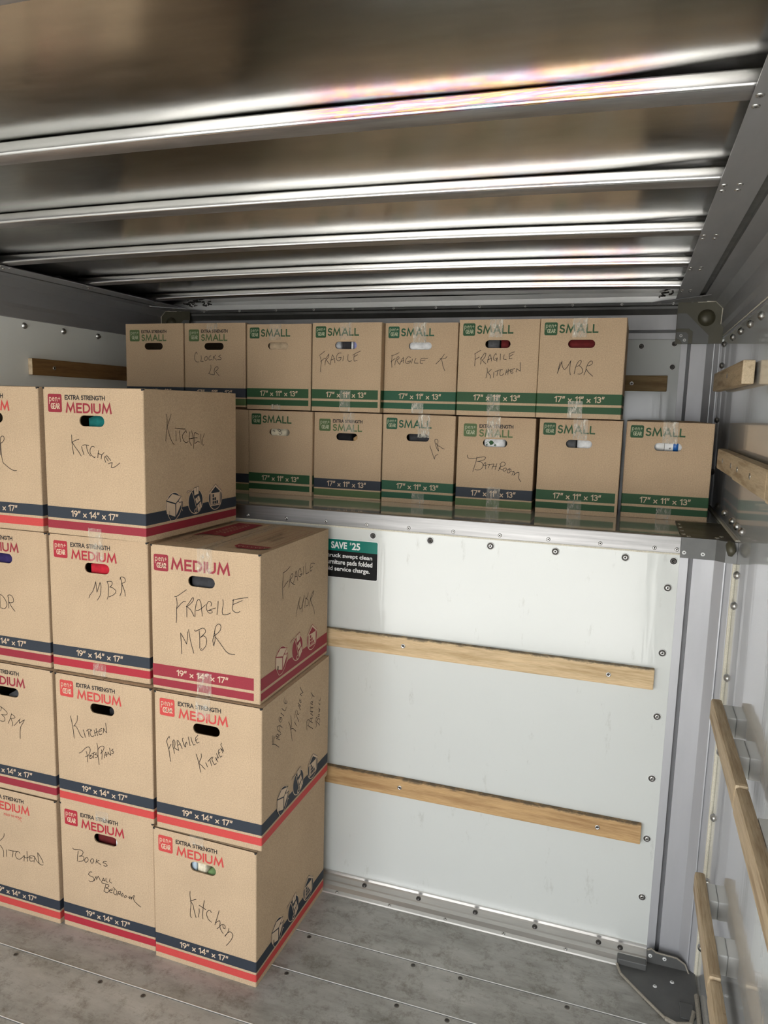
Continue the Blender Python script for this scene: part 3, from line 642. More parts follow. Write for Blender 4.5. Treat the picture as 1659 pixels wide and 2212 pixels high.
 'S6': "80,226 69,220 58,213|60,212 61,195 60,172|61,194 69,199 76,203|82,201 82,190 80,178|79,195 87,206 93,216 98,215 96,205 91,197 86,192 92,186 99,180|105,184 107,199 112,211 115,208 119,189|105,193 119,199|135,210 133,215 128,209 125,199 128,193 135,193 139,200 131,199|138,200 137,188|149,214 149,193|162,211 160,196 170,195|197,221 180,214 180,203 181,197 190,198|182,206 193,213|104,166 106,155 104,142 102,131|120,161 108,150 114,144 118,137 117,130|129,151 128,133|133,153 143,157 151,160|143,156 140,139|159,160 153,160 150,150 151,142 157,140 164,147|173,160 171,151 169,143|179,163 178,154 178,144|171,150 188,161|201,164 188,160 187,152 191,148 196,151|187,154 195,157|206,152 208,164 213,160 220,156 219,169 218,185",
 'S7': "72,186 69,171 65,149|65,151 71,169 78,190 78,179 83,167 88,163 95,169 102,182 107,192 105,174 105,159 108,145|120,148 123,166 126,178 132,189 138,193 141,190 139,182 134,176 127,172|134,176 142,170 147,161 146,153 140,148 132,148|152,145 157,159 159,171 165,185 172,191 177,188 175,180 167,176 161,175|159,164 165,155 174,147 181,141",
 'T4': "186,219 190,208 195,196 200,182 205,171 206,178 209,184 218,189|220,201 212,211 206,229 204,241 208,245 214,243 216,235 215,221 209,230|209,231 215,219 220,201|215,220 219,220 226,217 233,212 241,210",
 'T5': "40,192 40,185 47,180 66,181 87,186 102,188 107,185 102,178 90,173 76,170 88,170 97,163 98,153 92,144 80,139 69,141|75,187 72,169 66,148 62,132|98,155 104,166 108,167 108,144|100,156 112,158|115,161 128,162 138,164|123,162 117,148|138,164 131,145|148,166 143,144|133,154 148,156|163,163 161,152 155,140|159,163 166,171 174,172 179,166 174,159 162,155 157,149 171,144|180,152 172,147 174,140 179,141 184,148 180,152|196,151 187,145 188,136 194,135 200,142 199,149 192,147 195,140|202,140 210,141 204,127|210,139 214,137 211,127 221,137 229,138 229,127 228,119 237,105",
}
# ------------------------------------------------------------------ wooden rub battens
rvs = mesh_of('batten_screw', lathe([(.0078, 0), (.0074, .0012), (.0050, .0018), (.0040, .0008), (.0020, .0008), (0, .0004)], 16, [0, 0, 0, 1, 1]), [BOLTM, DARKB])
def batten(label, x0, x1, y0, y1, z0, z1, mat, screws=(), face='y', group=None, bev=.003, tilt=0, endm=None):
    o = empty('wooden_batten', ((x0+x1)/2, (y0+y1)/2, z0))
    bm = MB(); X, Y = (x1-x0)/2, (y1-y0)/2
    fs = box(bm, -X, X, -Y, Y, 0, z1-z0, bev=bev)
    bm.normal_update()
    for f in bm.faces:
        if (face == 'x' and abs(f.normal.y) > .9) or (face == 'y' and abs(f.normal.x) > .9): f.material_index = 1
    link('rail', bm, [mat, endm or WEND], o)
    for a, z in screws:
        if face == 'y': inst('screw', rvs, o, (a-(x0+x1)/2, -Y, z-z0))
        else:
            s = 1 if X and x1 < -1 else -1
            inst('screw', rvs, o, (s*X, a-(y0+y1)/2, z-z0), (0, 0, R(90)*s))
    tag(o, label, 'batten', group); return o
batten('pale pine batten screwed to the white front wall, upper of its two', -2.0, -.1925, -.020, 0, .889, .953, WOOD1, ((-.985, .924), (-.324, .920), (-1.65, .92)))
batten('honey coloured pine batten low on the white front wall, lower of its two', -2.0, -.1935, -.020, 0, .384, .448, WOOD2, ((-.982, .417), (-.324, .414), (-1.65, .415)))
batten('short amber batten on the loft back wall right of the MBR box', -.90, -.188, YB-.020, YB, 1.806, 1.868, WOODA, ((-.322, 1.836),))
batten('brown stained batten on the left wall with a pale sawn end', XL, XL+.020, -.005, .80, 1.804, 1.867, WOOD3, ((.11, 1.835),), face='x')
batten('top batten on the right wall with a pale sawn end facing out', -.038, -.006, -.085, .665, 1.803, 1.868, WOOD4, ((.25, 1.84),), face='x', bev=.005)
batten('knotty batten on the right wall level with the loft boxes, far piece', -.040, -.012, -.100, .300, 1.548, 1.612, WOOD4, ((.15, 1.58), (-.05, 1.58)), face='x', bev=.005)
batten('knotty batten on the right wall level with the loft boxes, middle piece', -.042, -.012, -.640, -.102, 1.545, 1.612, WOOD4, ((-.20, 1.58), (-.42, 1.58)), face='x', bev=.007)
batten('knotty batten on the right wall cut off by the picture edge', -.043, -.012, -1.30, -.642, 1.543, 1.612, WOOD4, ((-.80, 1.58),), face='x', bev=.007)
spacer_g = 'spacer blocks behind the right wall battens'
def rub_rail(label, zc, y0, y1, w=.062):
    batten(label, -.052, -.024, y0, y1, zc-w/2, zc+w/2, WOOD4, (), face='x', bev=.008)
rub_rail('spaced off rub rail on the lower right wall, far piece ending by the corner', .922, -.690, -.190)
rub_rail('spaced off rub rail on the lower right wall running out of the frame', .918, -1.60, -.692)
rub_rail('lowest rub rail on the right wall, far piece ending near the floor corner', .405, -.600, -.185)
rub_rail('lowest rub rail on the right wall, near piece at the bottom edge', .400, -1.4, -.602)
MS = new_mat('white_spacer_plastic', (.66, .66, .63), .35)[0]
for lab, zc, ys in (('upper of the two low rails', .922, ((-.21, -.30), (-.43, -.53), (-.80, -.90), (-1.1, -1.2))), ('lowest rail', .405, ((-.22, -.30), (-.44, -.51), (-.85, -.95)))):
    for (y1, y0), nth in zip(ys, ('block nearest the corner', 'second block from the corner', 'third block from the corner', 'block nearest the picture edge')):
        bm = MB(); box(bm, -.024, 0, y0, y1, zc-.030, zc+.024, bev=.003)
        tag(link('spacer_block', bm, MS), 'white spacer '+nth+' behind the '+lab, 'block', spacer_g)

# ------------------------------------------------------------------ sticker on the bulkhead
def text_mesh(txt, x0, x1, z0, z1, y, mat, parent, name='lettering', off=.012):
    cu = bpy.data.curves.new('t', 'FONT'); cu.body = txt; cu.size = 1; cu.offset = off; cu.fill_mode = 'BOTH'; cu.extrude = 0
    ob = bpy.data.objects.new('t', cu); COL.objects.link(ob)
    dg = bpy.context.evaluated_depsgraph_get(); me = bpy.data.meshes.new_from_object(ob.evaluated_get(dg)); bpy.data.objects.remove(ob)
    xs = [v.co.x for v in me.vertices]; ys = [v.co.y for v in me.vertices]
    a, c, d, e = min(xs), max(xs), min(ys), max(ys)
    for v in me.vertices:
        v.co = Vector((x0+(v.co.x-a)/(c-a)*(x1-x0), y, z0+(v.co.y-d)/(e-d)*(z1-z0)))
    me.name = name; me.materials.clear(); me.materials.append(mat)
    o = bpy.data.objects.new(name, me); COL.objects.link(o); o.parent = parent; return o
SG = ink('sticker_green', (.0, .165, .125), .3, .05); SB = new_mat('sticker_black', (.006, .006, .006), .6, spec=.2)[0]; SW = new_mat('sticker_white', (.80, .80, .78), .35)[0]
st = empty('sticker', (0, 0, 0))
def rrect(x0, x1, z0, z1, r, n=5):
    return arc(x1-r, z1-r, r, r, 0, 90, n) + arc(x0+r, z1-r, r, r, 90, 180, n) + arc(x0+r, z0+r, r, r, 180, 270, n) + arc(x1-r, z0+r, r, r, 270, 360, n)
MY = Matrix.Rotation(R(90), 4, 'X')   # local (x, y, z) -> (x, -z, y)
bm = MB(); prism(bm, rrect(-1.60, -1.089, 1.131, 1.266, .006), MY, .0006); link('backing', bm, SW, st)
bm = MB(); poly(bm, [p for p in rrect(-1.598, -1.0905, 1.1325, 1.2645, .005)], .0008, 0, MY); link('black_field', bm, SB, st, recalc=False)
bm = MB(); poly(bm, [(-1.598, 1.225), (-1.0905, 1.225)] + arc(-1.0955, 1.2595, .005, .005, 0, 90, 5) + [(-1.598, 1.2645)], .0011, 0, MY); link('green_band', bm, SG, st, recalc=False)
text_mesh('SAVE', -1.2590, -1.2005, 1.2325, 1.2565, -.0014, SW, st, 'headline', .03)
text_mesh('$', -1.1905, -1.1845, 1.2440, 1.2570, -.0014, SW, st, 'headline', .02); text_mesh('25', -1.1825, -1.1530, 1.2320, 1.2565, -.0014, SW, st, 'headline', .03)
text_mesh('Return truck swept clean', -1.3420, -1.1085, 1.1975, 1.2160, -.0014, SW, st, 'text_line', .022)
text_mesh('furniture pads folded', -1.2790, -1.1075, 1.1725, 1.1945, -.0014, SW, st, 'text_line', .022)
text_mesh('avoid service charge.', -1.2980, -1.1165, 1.1500, 1.1700, -.0014, SW, st, 'text_line', .022)
st.location = (0, 0, 0)
tag(st, 'green and black sticker reading SAVE $25, half hidden behind the fragile box', 'sticker')

# ------------------------------------------------------------------ cardboard boxes
MED = dict(w=.3556, h=.4318, d=.4826); SML = dict(w=.2794, h=.3302, d=.4318)
def hole_outline(cx, cz, hw, hh, n=8, jit=.0):
    """closed list of points, anticlockwise, starting right"""
    r = hh
    P = arc(cx+hw-r, cz, r, r, -90, 90, n) + arc(cx-hw+r, cz, r, r, 90, 270, n)
    return P
def carton(dim, hole, dz):
    w, h, d = dim['w'], dim['h'], dim['d']; X = w/2; T = .004; rc = .0035
    bm = MB()
    def front(y, hole, x0, x1, z0, z1):
        if not hole:
            bm.faces.new([bm.verts.new(p) for p in ((x0, y, z0), (x1, y, z0), (x1, y, z1), (x0, y, z1))]); return []
        cx, cz, hw, hh = hole; P = [(a+0, c) for a, c in hole_outline(cx, cz, hw, hh)]
        V = [bm.verts.new((a, y, c)) for a, c in P]; n = len(V)
        A = [bm.verts.new(p) for p in ((x0, y, z0), (x1, y, z0), (x1, y, z1), (x0, y, z1))]
        q = n//4
        # right arc: 0..n/2-1 ; left arc: n/2..n-1 ; middle of each at quarter points
        h2 = n//2; rm = h2//2; lm = h2+rm
        for i in range(0, rm): bm.faces.new((A[1], V[i+1], V[i]))
        bm.faces.new((A[1], A[2], V[rm]))
        for i in range(rm, h2-1): bm.faces.new((A[2], V[i+1], V[i]))
        bm.faces.new((A[2], A[3], V[h2], V[h2-1]))
        for i in range(h2, lm): bm.faces.new((A[3], V[i+1], V[i]))
        bm.faces.new((A[3], A[0], V[lm]))
        for i in range(lm, n-1): bm.faces.new((A[0], V[i+1], V[i]))
        bm.faces.new((A[0], A[1], V[0], V[n-1]))
        return V
    V1 = front(0, hole, -X+rc, X-rc, 0, h); V2 = front(T, hole, -X+T, X-T, T, h-T)
    for i in range(len(V1)):
        j = (i+1) % len(V1); f = bm.faces.new((V1[i], V1[j], V2[j], V2[i])); f.material_index = 1
    # outer walls with rounded fold corners
    path = [(X-rc, 0)] + arc(X-rc, rc, rc, rc, -90, 0, 4)[1:] + arc(X-rc, d-rc, rc, rc, 0, 90, 4) + arc(-X+rc, d-rc, rc, rc, 90, 180, 4) + arc(-X+rc, rc, rc, rc, 180, 270, 4)
    lo = [bm.verts.new((a, c, 0)) for a, c in path]; hi = [bm.verts.new((a, c, h)) for a, c in path]
    for i in range(len(path)-1): bm.faces.new((lo[i], lo[i+1], hi[i+1], hi[i]))
    bm.faces.new(lo)
    # inside
    ip = [(X-T, T), (X-T, d-T), (-X+T, d-T), (-X+T, T)]
    lo = [bm.verts.new((a, c, T)) for a, c in ip]; hi = [bm.verts.new((a, c, h-T)) for a, c in ip]
    for i in range(3): bm.faces.new((lo[i], lo[i+1], hi[i+1], hi[i]))
    bm.faces.new(lo[::-1]); bm.faces.new(hi)
    me = mesh_of('box_body', bm, [KRAFT, KRAFT_IN], False)
    return me
def flaps(dim, dz, seed):
    """two long top flaps, slightly sprung up towards the middle seam"""
    w, d, h = dim['w'], dim['d'], dim['h']; out = []; rnd = random.Random(seed)
    for s in (-1, 1):
        bm = MB(); nx, ny = 8, 14; top = []; bot = []
        for i in range(nx+1):
            u = i/nx; rt = []; rb = []
            for j in range(ny+1):
                v_ = j/ny; x = s*(w/2 - .001 - u*(w/2-.0025)); y = .006 + v_*(d-.012)
                z = h + dz*min(1, u*5)*(.75+.25*math.sin(math.pi*u*.9))*min(1, .15+min(v_, 1-v_)*16) + .0006*noise.noise(Vector((x*30, y*30, seed)))
                if i == 0: z = h - .0005
                e = .0012*noise.noise(Vector((x*60, seed*3, 1))) if j in (0, ny) else 0
                rt.append(bm.verts.new((x, y+e, z))); rb.append(bm.verts.new((x, y+e, h-.0005)))
            top.append(rt); bot.append(rb)
        for i in range(nx):
            for j in range(ny): bm.faces.new((top[i][j], top[i+1][j], top[i+1][j+1], top[i][j+1]))
            for j in (0, ny): bm.faces.new((top[i][j], top[i+1][j], bot[i+1][j], bot[i][j])).material_index = 1
        for j in range(ny): bm.faces.new((top[nx][j], top[nx][j+1], bot[nx][j+1], bot[nx][j])).material_index = 1
        out.append(mesh_of('top_flap', bm, [KRAFT, KRAFT_IN], False))
    return out
def band_mesh(name, dim, z0, z1, x0, x1, mat, side=True, full=True, y=.0004):
    w, d = dim['w'], dim['d']; X = w/2; bm = MB()
    if full:
        rc = .0035; o = .0004
        path = [(x0, -o)] + [(X-rc, -o)] + arc(X-rc, rc, rc+o, rc+o, -90, 0, 4)[1:] + arc(X-rc, d-rc, rc+o, rc+o, 0, 90, 4)
        path = [(-X-o, d-rc)] + [(-X-o, rc)] + arc(-X+rc, rc, rc+o, rc+o, 180, 270, 4)[1:] + path[1:]
    else: path = [(x0, -.0004), (x1, -.0004)]
    lo = [bm.verts.new((a, c, z0)) for a, c in path]; hi = [bm.verts.new((a, c, z1)) for a, c in path]
    for i in range(len(path)-1): bm.faces.new((lo[i], lo[i+1], hi[i+1], hi[i]))
    if not full:
        o = .0004
        for s in (1, -1):
            v = [bm.verts.new((s*(X+o), a, c)) for a, c in ((.004, z0), (d-.004, z0), (d-.004, z1), (.004, z1))]; bm.faces.new(v)
    me = bpy.data.meshes.new(name); bm.to_mesh(me); bm.free(); me.materials.append(mat); return me
def front_M(dim): return Matrix.Translation((-dim['w']/2, 0, 0)) @ MY        # (u, v, z) -> front face
def side_M(dim): # right side face, u runs back along depth
    return Matrix(((0, 0, 1, dim['w']/2), (1, 0, 0, 0), (0, 1, 0, 0), (0, 0, 0, 1)))
def badge(dim, x0, x1, z0, z1, mat):
    bm = MB(); M = front_M(dim); c = .0055; i = .0
    P = []
    for (px, pz, a0) in ((x1, z1, 0), (x0, z1, 90), (x0, z0, 180), (x1, z0, 270)):
        cx = px-c if px == x1 else px+c; cz = pz-c if pz == z1 else pz+c
        P += [(cx + c*math.cos(R(a0+a))*1.0, cz + c*math.sin(R(a0+a))*1.0) for a in (8, 30, 60, 82)]
    poly(bm, P, .0005, 0, M)
    W_ = x1-x0; H_ = z1-z0; k = W_/.0500
    # script 'pen+' over caps 'GEAR'
    def put(txt, ax, bx, base, hgt, wd):
        tot = sum(G[ch][0] for ch in txt) + .22*(len(txt)-1); sx_ = (bx-ax)/tot; p = 0
        for ch in txt:
            for s in G[ch][1]: ribbon(bm, [(ax+(p+a)*sx_, base+q*hgt) for a, q in s], wd, .0008, 1, M, wd*.4)
            p += G[ch][0]+.22
    put('pen+', x0+.0055*k, x1-.0055*k, z0+H_*.60, H_*.34, .0017*k); put('GEAR', x0+.0115*k, x1-.0085*k, z0+H_*.20, H_*.27, .0026*k)
    return mesh_of('brand_badge', bm, [mat, PALE if mat not in (GREEN, TEALG, OLIVE) else PALEG], False)
def words(name, dim, txt, x0, x1, z0, z1, w, mat, z=.0005, gap=None):
    bm = MB(); lettering(bm, txt, x0, x1, z0, z1, w, z, 0, front_M(dim), gap); 
    me = bpy.data.meshes.new(name); bm.to_mesh(me); bm.free(); me.materials.append(mat); return me
def dims_mesh(dim, txt, x0, x1, z0, z1):
    bm = MB(); lettering(bm, txt, x0, x1, z0, z1, .0031, .0009, 0, front_M(dim), .20)
    me = bpy.data.meshes.new('size_figures'); bm.to_mesh(me); bm.free(); me.materials.append(PALE); return me
def icons(dim, mat):
    """three round pictograms on the long side: box with arrow, hand truck, warehouse"""
    bm = MB(); M = side_M(dim); z1, z2, z3, z4 = .0007, .0010, .0013, .0016
    for cx in (.131, .242, .353):
        poly(bm, ell(cx, .092, .0400, .0400), z1, 1, M); poly(bm, ell(cx, .092, .0375, .0375), z2, 0, M)
    # box
    c = .131
    top = [(c-.037, .110), (c-.008, .128), (c+.036, .116), (c+.008, .097)]
    lf = [(c-.037, .108), (c+.006, .095), (c+.006, .056), (c-.037, .070)]; rt = [(c+.010, .095), (c+.036, .113), (c+.034, .090), (c+.010, .060)]
    for p in (top, lf, rt):
        poly(bm, p, z3, 1, M)
    for p in (top, lf): ribbon(bm, p+[p[0]], .0016, z4, 0, M)
    ribbon(bm, [(c+.018, .100), (c+.024, .103)], .0025, z4, 0, M)
    ribbon(bm, [(c-.024, .078), (c-.024, .062), (c-.014, .052), (c+.002, .052), (c+.020, .064), (c+.032, .080)], .0075, z3, 0, M)
    ribbon(bm, [(c-.026, .080), (c-.028, .062), (c-.016, .047), (c+.004, .047), (c+.024, .060), (c+.036, .078), (c+.042, .071)], .0016, z4, 1, M)
    ribbon(bm, [(c+.024, .098), (c+.042, .098), (c+.042, .078)], .0022, z4, 0, M)
    # hand truck
    c = .242
    ribbon(bm, [(c-.046, .122), (c-.040, .127), (c-.024, .128), (c-.016, .118), (c+.006, .064)], .0052, z3, 0, M)
    ribbon(bm, [(c-.046, .122), (c-.040, .127), (c-.024, .128), (c-.016, .118), (c+.006, .064)], .0024, z4, 1, M)
    for p in ([(c-.010, .134), (c+.016, .138), (c+.016, .114), (c-.008, .110)], [(c-.004, .100), (c+.018, .110), (c+.026, .092), (c+.004, .082)], [(c+.006, .078), (c+.028, .090), (c+.034, .070), (c+.012, .057)]):
        poly(bm, p, z3, 1, M); ribbon(bm, p+[p[0]], .0013, z4, 0, M)
        a = ((p[0][0]+p[1][0])/2, (p[0][1]+p[1][1])/2); e = ((p[2][0]+p[3][0])/2, (p[2][1]+p[3][1])/2)
        ribbon(bm, [a, (a[0]*.4+e[0]*.6, a[1]*.4+e[1]*.6)], .0018, z4, 0, M)
    poly(bm, ell(c+.000, .062, .0075, .0075, 16), z3, 1, M); poly(bm, ell(c+.000, .062, .0048, .0048, 16), z4, 0, M)
    # warehouse
    c = .353
    ho = [(c-.034, .112), (c, .134), (c+.034, .112), (c+.030, .112), (c+.030, .068), (c-.030, .068), (c-.030, .112)]
    poly(bm, [(c-.034, .106), (c-.034, .114), (c, .136), (c+.034, .114), (c+.034, .106), (c, .128)], z3, 1, M)
    poly(bm, [(c-.029, .110), (c-.029, .066), (c+.029, .066), (c+.029, .110)], z3, 1, M); poly(bm, [(c-.025, .108), (c, .124), (c+.025, .108)], z4, 0, M)
    ribbon(bm, [(c-.024, .106), (c-.024, .070), (c+.024, .070), (c+.024, .106)], .0016, z4, 0, M)
    for i, n in enumerate((3, 2, 1)):
        for j in range(n):
            x = c-.018+i*.0115; z = .0725+j*.0112; poly(bm, [(x, z), (x+.0095, z), (x+.0095, z+.0092), (x, z+.0092)], z4, 0, M)
    ribbon(bm, [(c-.036, .112), (c, .1365), (c+.036, .112)], .0016, z4, 0, M)
    me = bpy.data.meshes.new('pictograms'); bm.to_mesh(me); bm.free(); me.materials.append(mat); me.materials.append(PALE); return me
def tape_mesh(dim, where, x0, x1, ln, dz, seed, over=.0014):
    w, h, d = dim['w'], dim['h'], dim['d']; bm = MB(); X = w/2; n = 14
    rows = []
    if where == 'top':
        path = [(-over, h-ln)] + [(-over, h-ln+(ln-.003)*(k+1)/10) for k in range(10)] + [(-over*.5, h+dz*.9), (.012, h+dz+.0012), (.12, h+dz+.0014), (d*.5, h+dz+.0014), (d-.01, h+dz+.0014), (d+.001, h)]
    else:
        path = [(-over, ln - (ln-.001)*k/8) for k in range(9)]
    for a, (y, z) in enumerate(path):
        row = []
        for k in range(n+1):
            x = -X + x0+(x1-x0)*k/n; e = .0006*noise.noise(Vector((x*160, z*60+y*30, seed)))
            ez = .002*noise.noise(Vector((x*140, seed, 0))) if a == 0 else 0
            row.append(bm.verts.new((x, y-(abs(e) if y < 0 else 0), z+ez+(abs(e) if y >= 0 else 0))))
        rows.append(row)
    for p, q in zip(rows, rows[1:]):
        for k in range(n): bm.faces.new((p[k], p[k+1], q[k+1], q[k]))
    return bm

HOLE = {'me': (.176, .338, .0445, .0155), 'ms': (.169, .336, .0435, .0155), 'se': (.138, .239, .0440, .0140), 'ss': (.138, .247, .0440, .0135)}
SLIT = []
for s in (-1, 1):
    bm = MB(); x = s*MED['w']/2; h = MED['h']
    poly(bm, [(s*(.1778-.0062), h-.0042), (s*(.1778-.0030), h-.0058), (s*(.1778+.0006), h-.0035), (s*(.1778+.0006), h+.0001), (s*(.1778-.0065), h+.0001)], .0006, 0, MY)
    f = [(x+s*.0006, y_, z_) for y_, z_ in ((-.0006, h-.0035), (.0050, h-.0030), (.0060, h+.0001), (-.0006, h+.0001))]
    bm.faces.new([bm.verts.new(p) for p in f]); bmesh.ops.remove_doubles(bm, verts=bm.verts, dist=1e-5)
    SLIT.append(mesh_of('corner_slit', bm, [BLACK], False))
BODY = {}
def body_for(kind, dim, hole):
    key = (kind, bool(hole))
    if key not in BODY:
        hx = HOLE[kind]; BODY[key] = carton(dim, (hx[0]-dim['w']/2, hx[1], hx[2], hx[3]) if hole else None, 0)
    return BODY[key]
PR = {}
def prints(kind, red, full=True):
    """list of (name, mesh, label) shared by every box of one print"""
    key = (kind, red.name, full)
    if key in PR: return PR[key]
    if kind == 'me':
        L = [('brand_badge', badge(MED, .0185, .0695, .3600, .4130, red), None), ('strength_lettering', words('strength_lettering', MED, 'EXTRA STRENGTH', .081, .225, .3970, .4105, .0026, BLACKI, gap=.22), 'black lettering'),
             ('size_lettering', words('size_lettering', MED, 'MEDIUM', .083, .248, .3595, .3885, .0054, red), None),
             ('upper_stripe', band_mesh('upper_stripe', MED, .0480, .0820, 0, 0, NAVY), 'navy stripe'), ('lower_stripe', band_mesh('lower_stripe', MED, .0165, .0405, 0, 0, red), 'red stripe'),
             ('size_figures', dims_mesh(MED, '19" x 14" x 17"', .091, .261, .0555, .0745), None), ('pictograms', icons(MED, NAVY), 'navy pictograms')]
    elif kind == 'ms':
        x1 = -.1778+.336
        L = [('brand_badge', badge(MED, .0110, .0600, .3560, .4050, red), None), ('size_lettering', words('size_lettering', MED, 'MEDIUM', .068, .262, .3630, .3970, .0066, red), None),
             ('upper_stripe', band_mesh('upper_stripe', MED, .0385, .0745, -.1768, x1, red, full=False), 'red stripe'), ('lower_stripe', band_mesh('lower_stripe', MED, .0080, .0305, -.1768, x1, red, full=False), 'red stripe'),
             ('size_figures', dims_mesh(MED, '19" x 14" x 17"', .083, .254, .0470, .0655), None), ('pictograms', icons(MED, red), 'red pictograms')]
    elif kind == 'ss':
        x1 = -.1397+(.2794 if full else .2700)
        L = [('brand_badge', badge(SML, .0140, .0570, .2755, .3180, red), None), ('size_lettering', words('size_lettering', SML, 'SMALL', .063, .190, .2820, .3110, .0052, red), None),
             ('upper_stripe', band_mesh('upper_stripe', SML, .0470, .0820, -.1390, x1, red, full=full), 'green stripe'), ('lower_stripe', band_mesh('lower_stripe', SML, .0165, .0385, -.1390, x1, red, full=full), 'green stripe'),
             ('size_figures', dims_mesh(SML, '17" x 11" x 13"', .060, .223, .0530, .0735), None)]
    else:
        L = [('brand_badge', badge(SML, .0220, .0700, .2590, .3060, red), None), ('strength_lettering', words('strength_lettering', SML, 'EXTRA STRENGTH', .079, .201, .2920, .3050, .0025, BLACKI, gap=.22), 'black lettering'),
             ('size_lettering', words('size_lettering', SML, 'SMALL', .079, .200, .2600, .2870, .0048, red), None),
             ('upper_stripe', band_mesh('upper_stripe', SML, .0380, .0740, 0, 0, NAVY), 'navy stripe'), ('lower_stripe', band_mesh('lower_stripe', SML, .0070, .0325, 0, 0, red), 'olive stripe'),
             ('size_figures', dims_mesh(SML, '17" x 11" x 13"', .058, .220, .0450, .0660), None)]
    PR[key] = L; return L
def writing(key, dim, parent, side=False, wd=.0018):
    if key not in HAND: return
    bm = MB(); M = side_M(dim) if side else front_M(dim)
    for s in HAND[key].split('|'):
        pts = [tuple(float(c)/1000 for c in p.split(',')) for p in s.split()]
        pts = [(max(-.0 if side else .004, a), c) for a, c in pts]
        ribbon(bm, [tuple(q) for q in smooth_path(pts)], wd, .00085, 0, M, wd*.3)
    me = bpy.data.meshes.new('handwriting'); bm.to_mesh(me); bm.free(); me.materials.append(PEN)
    o = inst('handwriting', me, parent); o['label'] = 'black handwriting'
def crate(key, kind, x, y, a, z, gap, red, label, group, tape=(), hole=True, full=True, side=False):
    dim = MED if kind[0] == 'm' else SML
    r = empty('cardboard_box', (x, y, z), a)
    c, s = math.cos(a), math.sin(a)
    inst('box_body', body_for(kind, dim, hole), r)
    fl = flaps(dim, max(.0025, gap-.0016), hash_(key))
    for f in fl: inst('top_flap', f, r)
    for nm, me, lb in prints(kind, red, full):
        o = inst(nm, me, r)
        if lb: o['label'] = lb
    if kind[0] == 'm':
        for q_ in SLIT: inst('corner_slit', q_, r)
    writing(key, dim, r)
    if side: writing(key+'s', dim, r, True)
    for i, (wh, x0, x1, ln, m_) in enumerate(tape):
        o = link('packing_tape', tape_mesh(dim, wh, x0, x1, ln, max(.0015, gap-.0030), hash_(key)+i), m_, r, recalc=False); o['label'] = 'clear tape'
    tag(r, label, 'box', group); return r
def hash_(k): return sum(ord(ch)*(i+3) for i, ch in enumerate(k)) % 97
LV = [0.0005, .4390, .8752, 1.3165]; gm = 'medium moving boxes in the floor stack'; gs = 'small moving boxes on the loft deck'
G0 = .0105
TT = lambda c, ln, m_=TAPE, w=.048: ('top', c-w/2, c+w/2, ln, m_)
TB = lambda c, ln, m_=TAPE, w=.048: ('bottom', c-w/2, c+w/2, ln, m_)
crate('A4', 'me', -2.1600, -.5330, .0, LV[0], .0067, BRIGHT, 'medium box on the floor at the left edge, marked FOLD TO HOLD under its size', gm, hole=False)
crate('B4', 'me', -1.7925, -.5286, -.003, LV[0], .0067, CHERRY, 'medium box on the floor marked Books Small Bedroom', gm, [TT(.165, .035)])
crate('C4', 'me', -1.4278, -.5459, -.020, LV[0], .0067, BRIGHT, 'medium box on the floor at the stack corner marked Kitchen in mixed letters', gm, [TT(.155, .022)])
crate('A3', 'me', -2.1535, -.5343, .0, LV[1], .0044, CRIMSON, 'medium box at the left edge marked BRM, above the FOLD TO HOLD box', gm)
crate('B3', 'me', -1.7829, -.5382, -.004, LV[1], .0044, BRIGHT, 'medium box marked Kitchen Pots/Pans', gm)
crate('C3', 'me', -1.4131, -.5446, -.003, LV[1], .0044, BRIGHT, 'medium box marked Fragile Kitchen with more writing on its side', gm, [TT(.165, .060)], side=True)
crate('A2', 'me', -2.1680, -.5207, .0, LV[2], .0095, CRIMSON, 'medium box at the left edge with writing ending in OR, second from the top', gm)
crate('B2', 'me', -1.8012, -.5204, .010, LV[2], .0095, CHERRY, 'medium box with a red cloth in its handle marked MBR', gm, [TT(.176, .075), TB(.176, .040)])
crate('C2', 'ms', -1.4263, -.5314, 0, LV[2], .004, CRIMSON, 'all red printed medium box marked Fragile MBR, top of the right column', gm, [TT(.180, .070, TAPE), TB(.176, .068, TAPE)], full=False, side=True)
crate('A1', 'me', -2.1490, -.5500, .0, LV[3], .003, BRIGHT, 'topmost medium box at the left edge, cut off by the frame', gm)
crate('B1', 'me', -1.7741, -.5558, -.028, LV[3], .003, CRIMSON, 'topmost medium box with teal cloth in its handle marked Kitchen', gm, [TB(.176, .026)], side=True)

zt, zb, g1 = 1.6948, ZS+.0004, .0052
crate('T0', 'se', -2.1900, .330, 0, zb, .0118, OLIVE, 'small box on the deck hidden behind the topmost medium boxes', gs)
crate('T1', 'se', -1.9080, .3450, 0, zb, .0118, OLIVE, 'small box on the deck mostly hidden behind the tall medium stack', gs)
crate('T2', 'ss', -1.6262, .3393, -.006, zb, g1, GREEN, 'plain small box on the deck with a cream cup in its handle', gs, full=False)
crate('T3', 'se', -1.3445, .3500, -.004, zb, g1, OLIVE, 'extra strength small box on the deck with navy stripe and no writing', gs, [TT(.145, .075)])
crate('T4', 'ss', -1.0581, .3401, -.005, zb, g1, TEALG, 'small box on the deck marked LR beside its handle', gs, [TT(.160, .082, TAPE2, .046), TB(.145, .040)])
crate('T5', 'se', -.7687, .3372, .005, zb, g1, OLIVE, 'extra strength small box on the deck marked Bathroom', gs, [TT(.130, .072, TAPE2), TB(.140, .080)])
crate('T6', 'ss', -.4770, .3401, .006, zb, g1, GREEN, 'small box on the deck with grey and white contents, second from the right', gs, [TT(.140, .067, TAPE2), TB(.135, .052)], full=False)
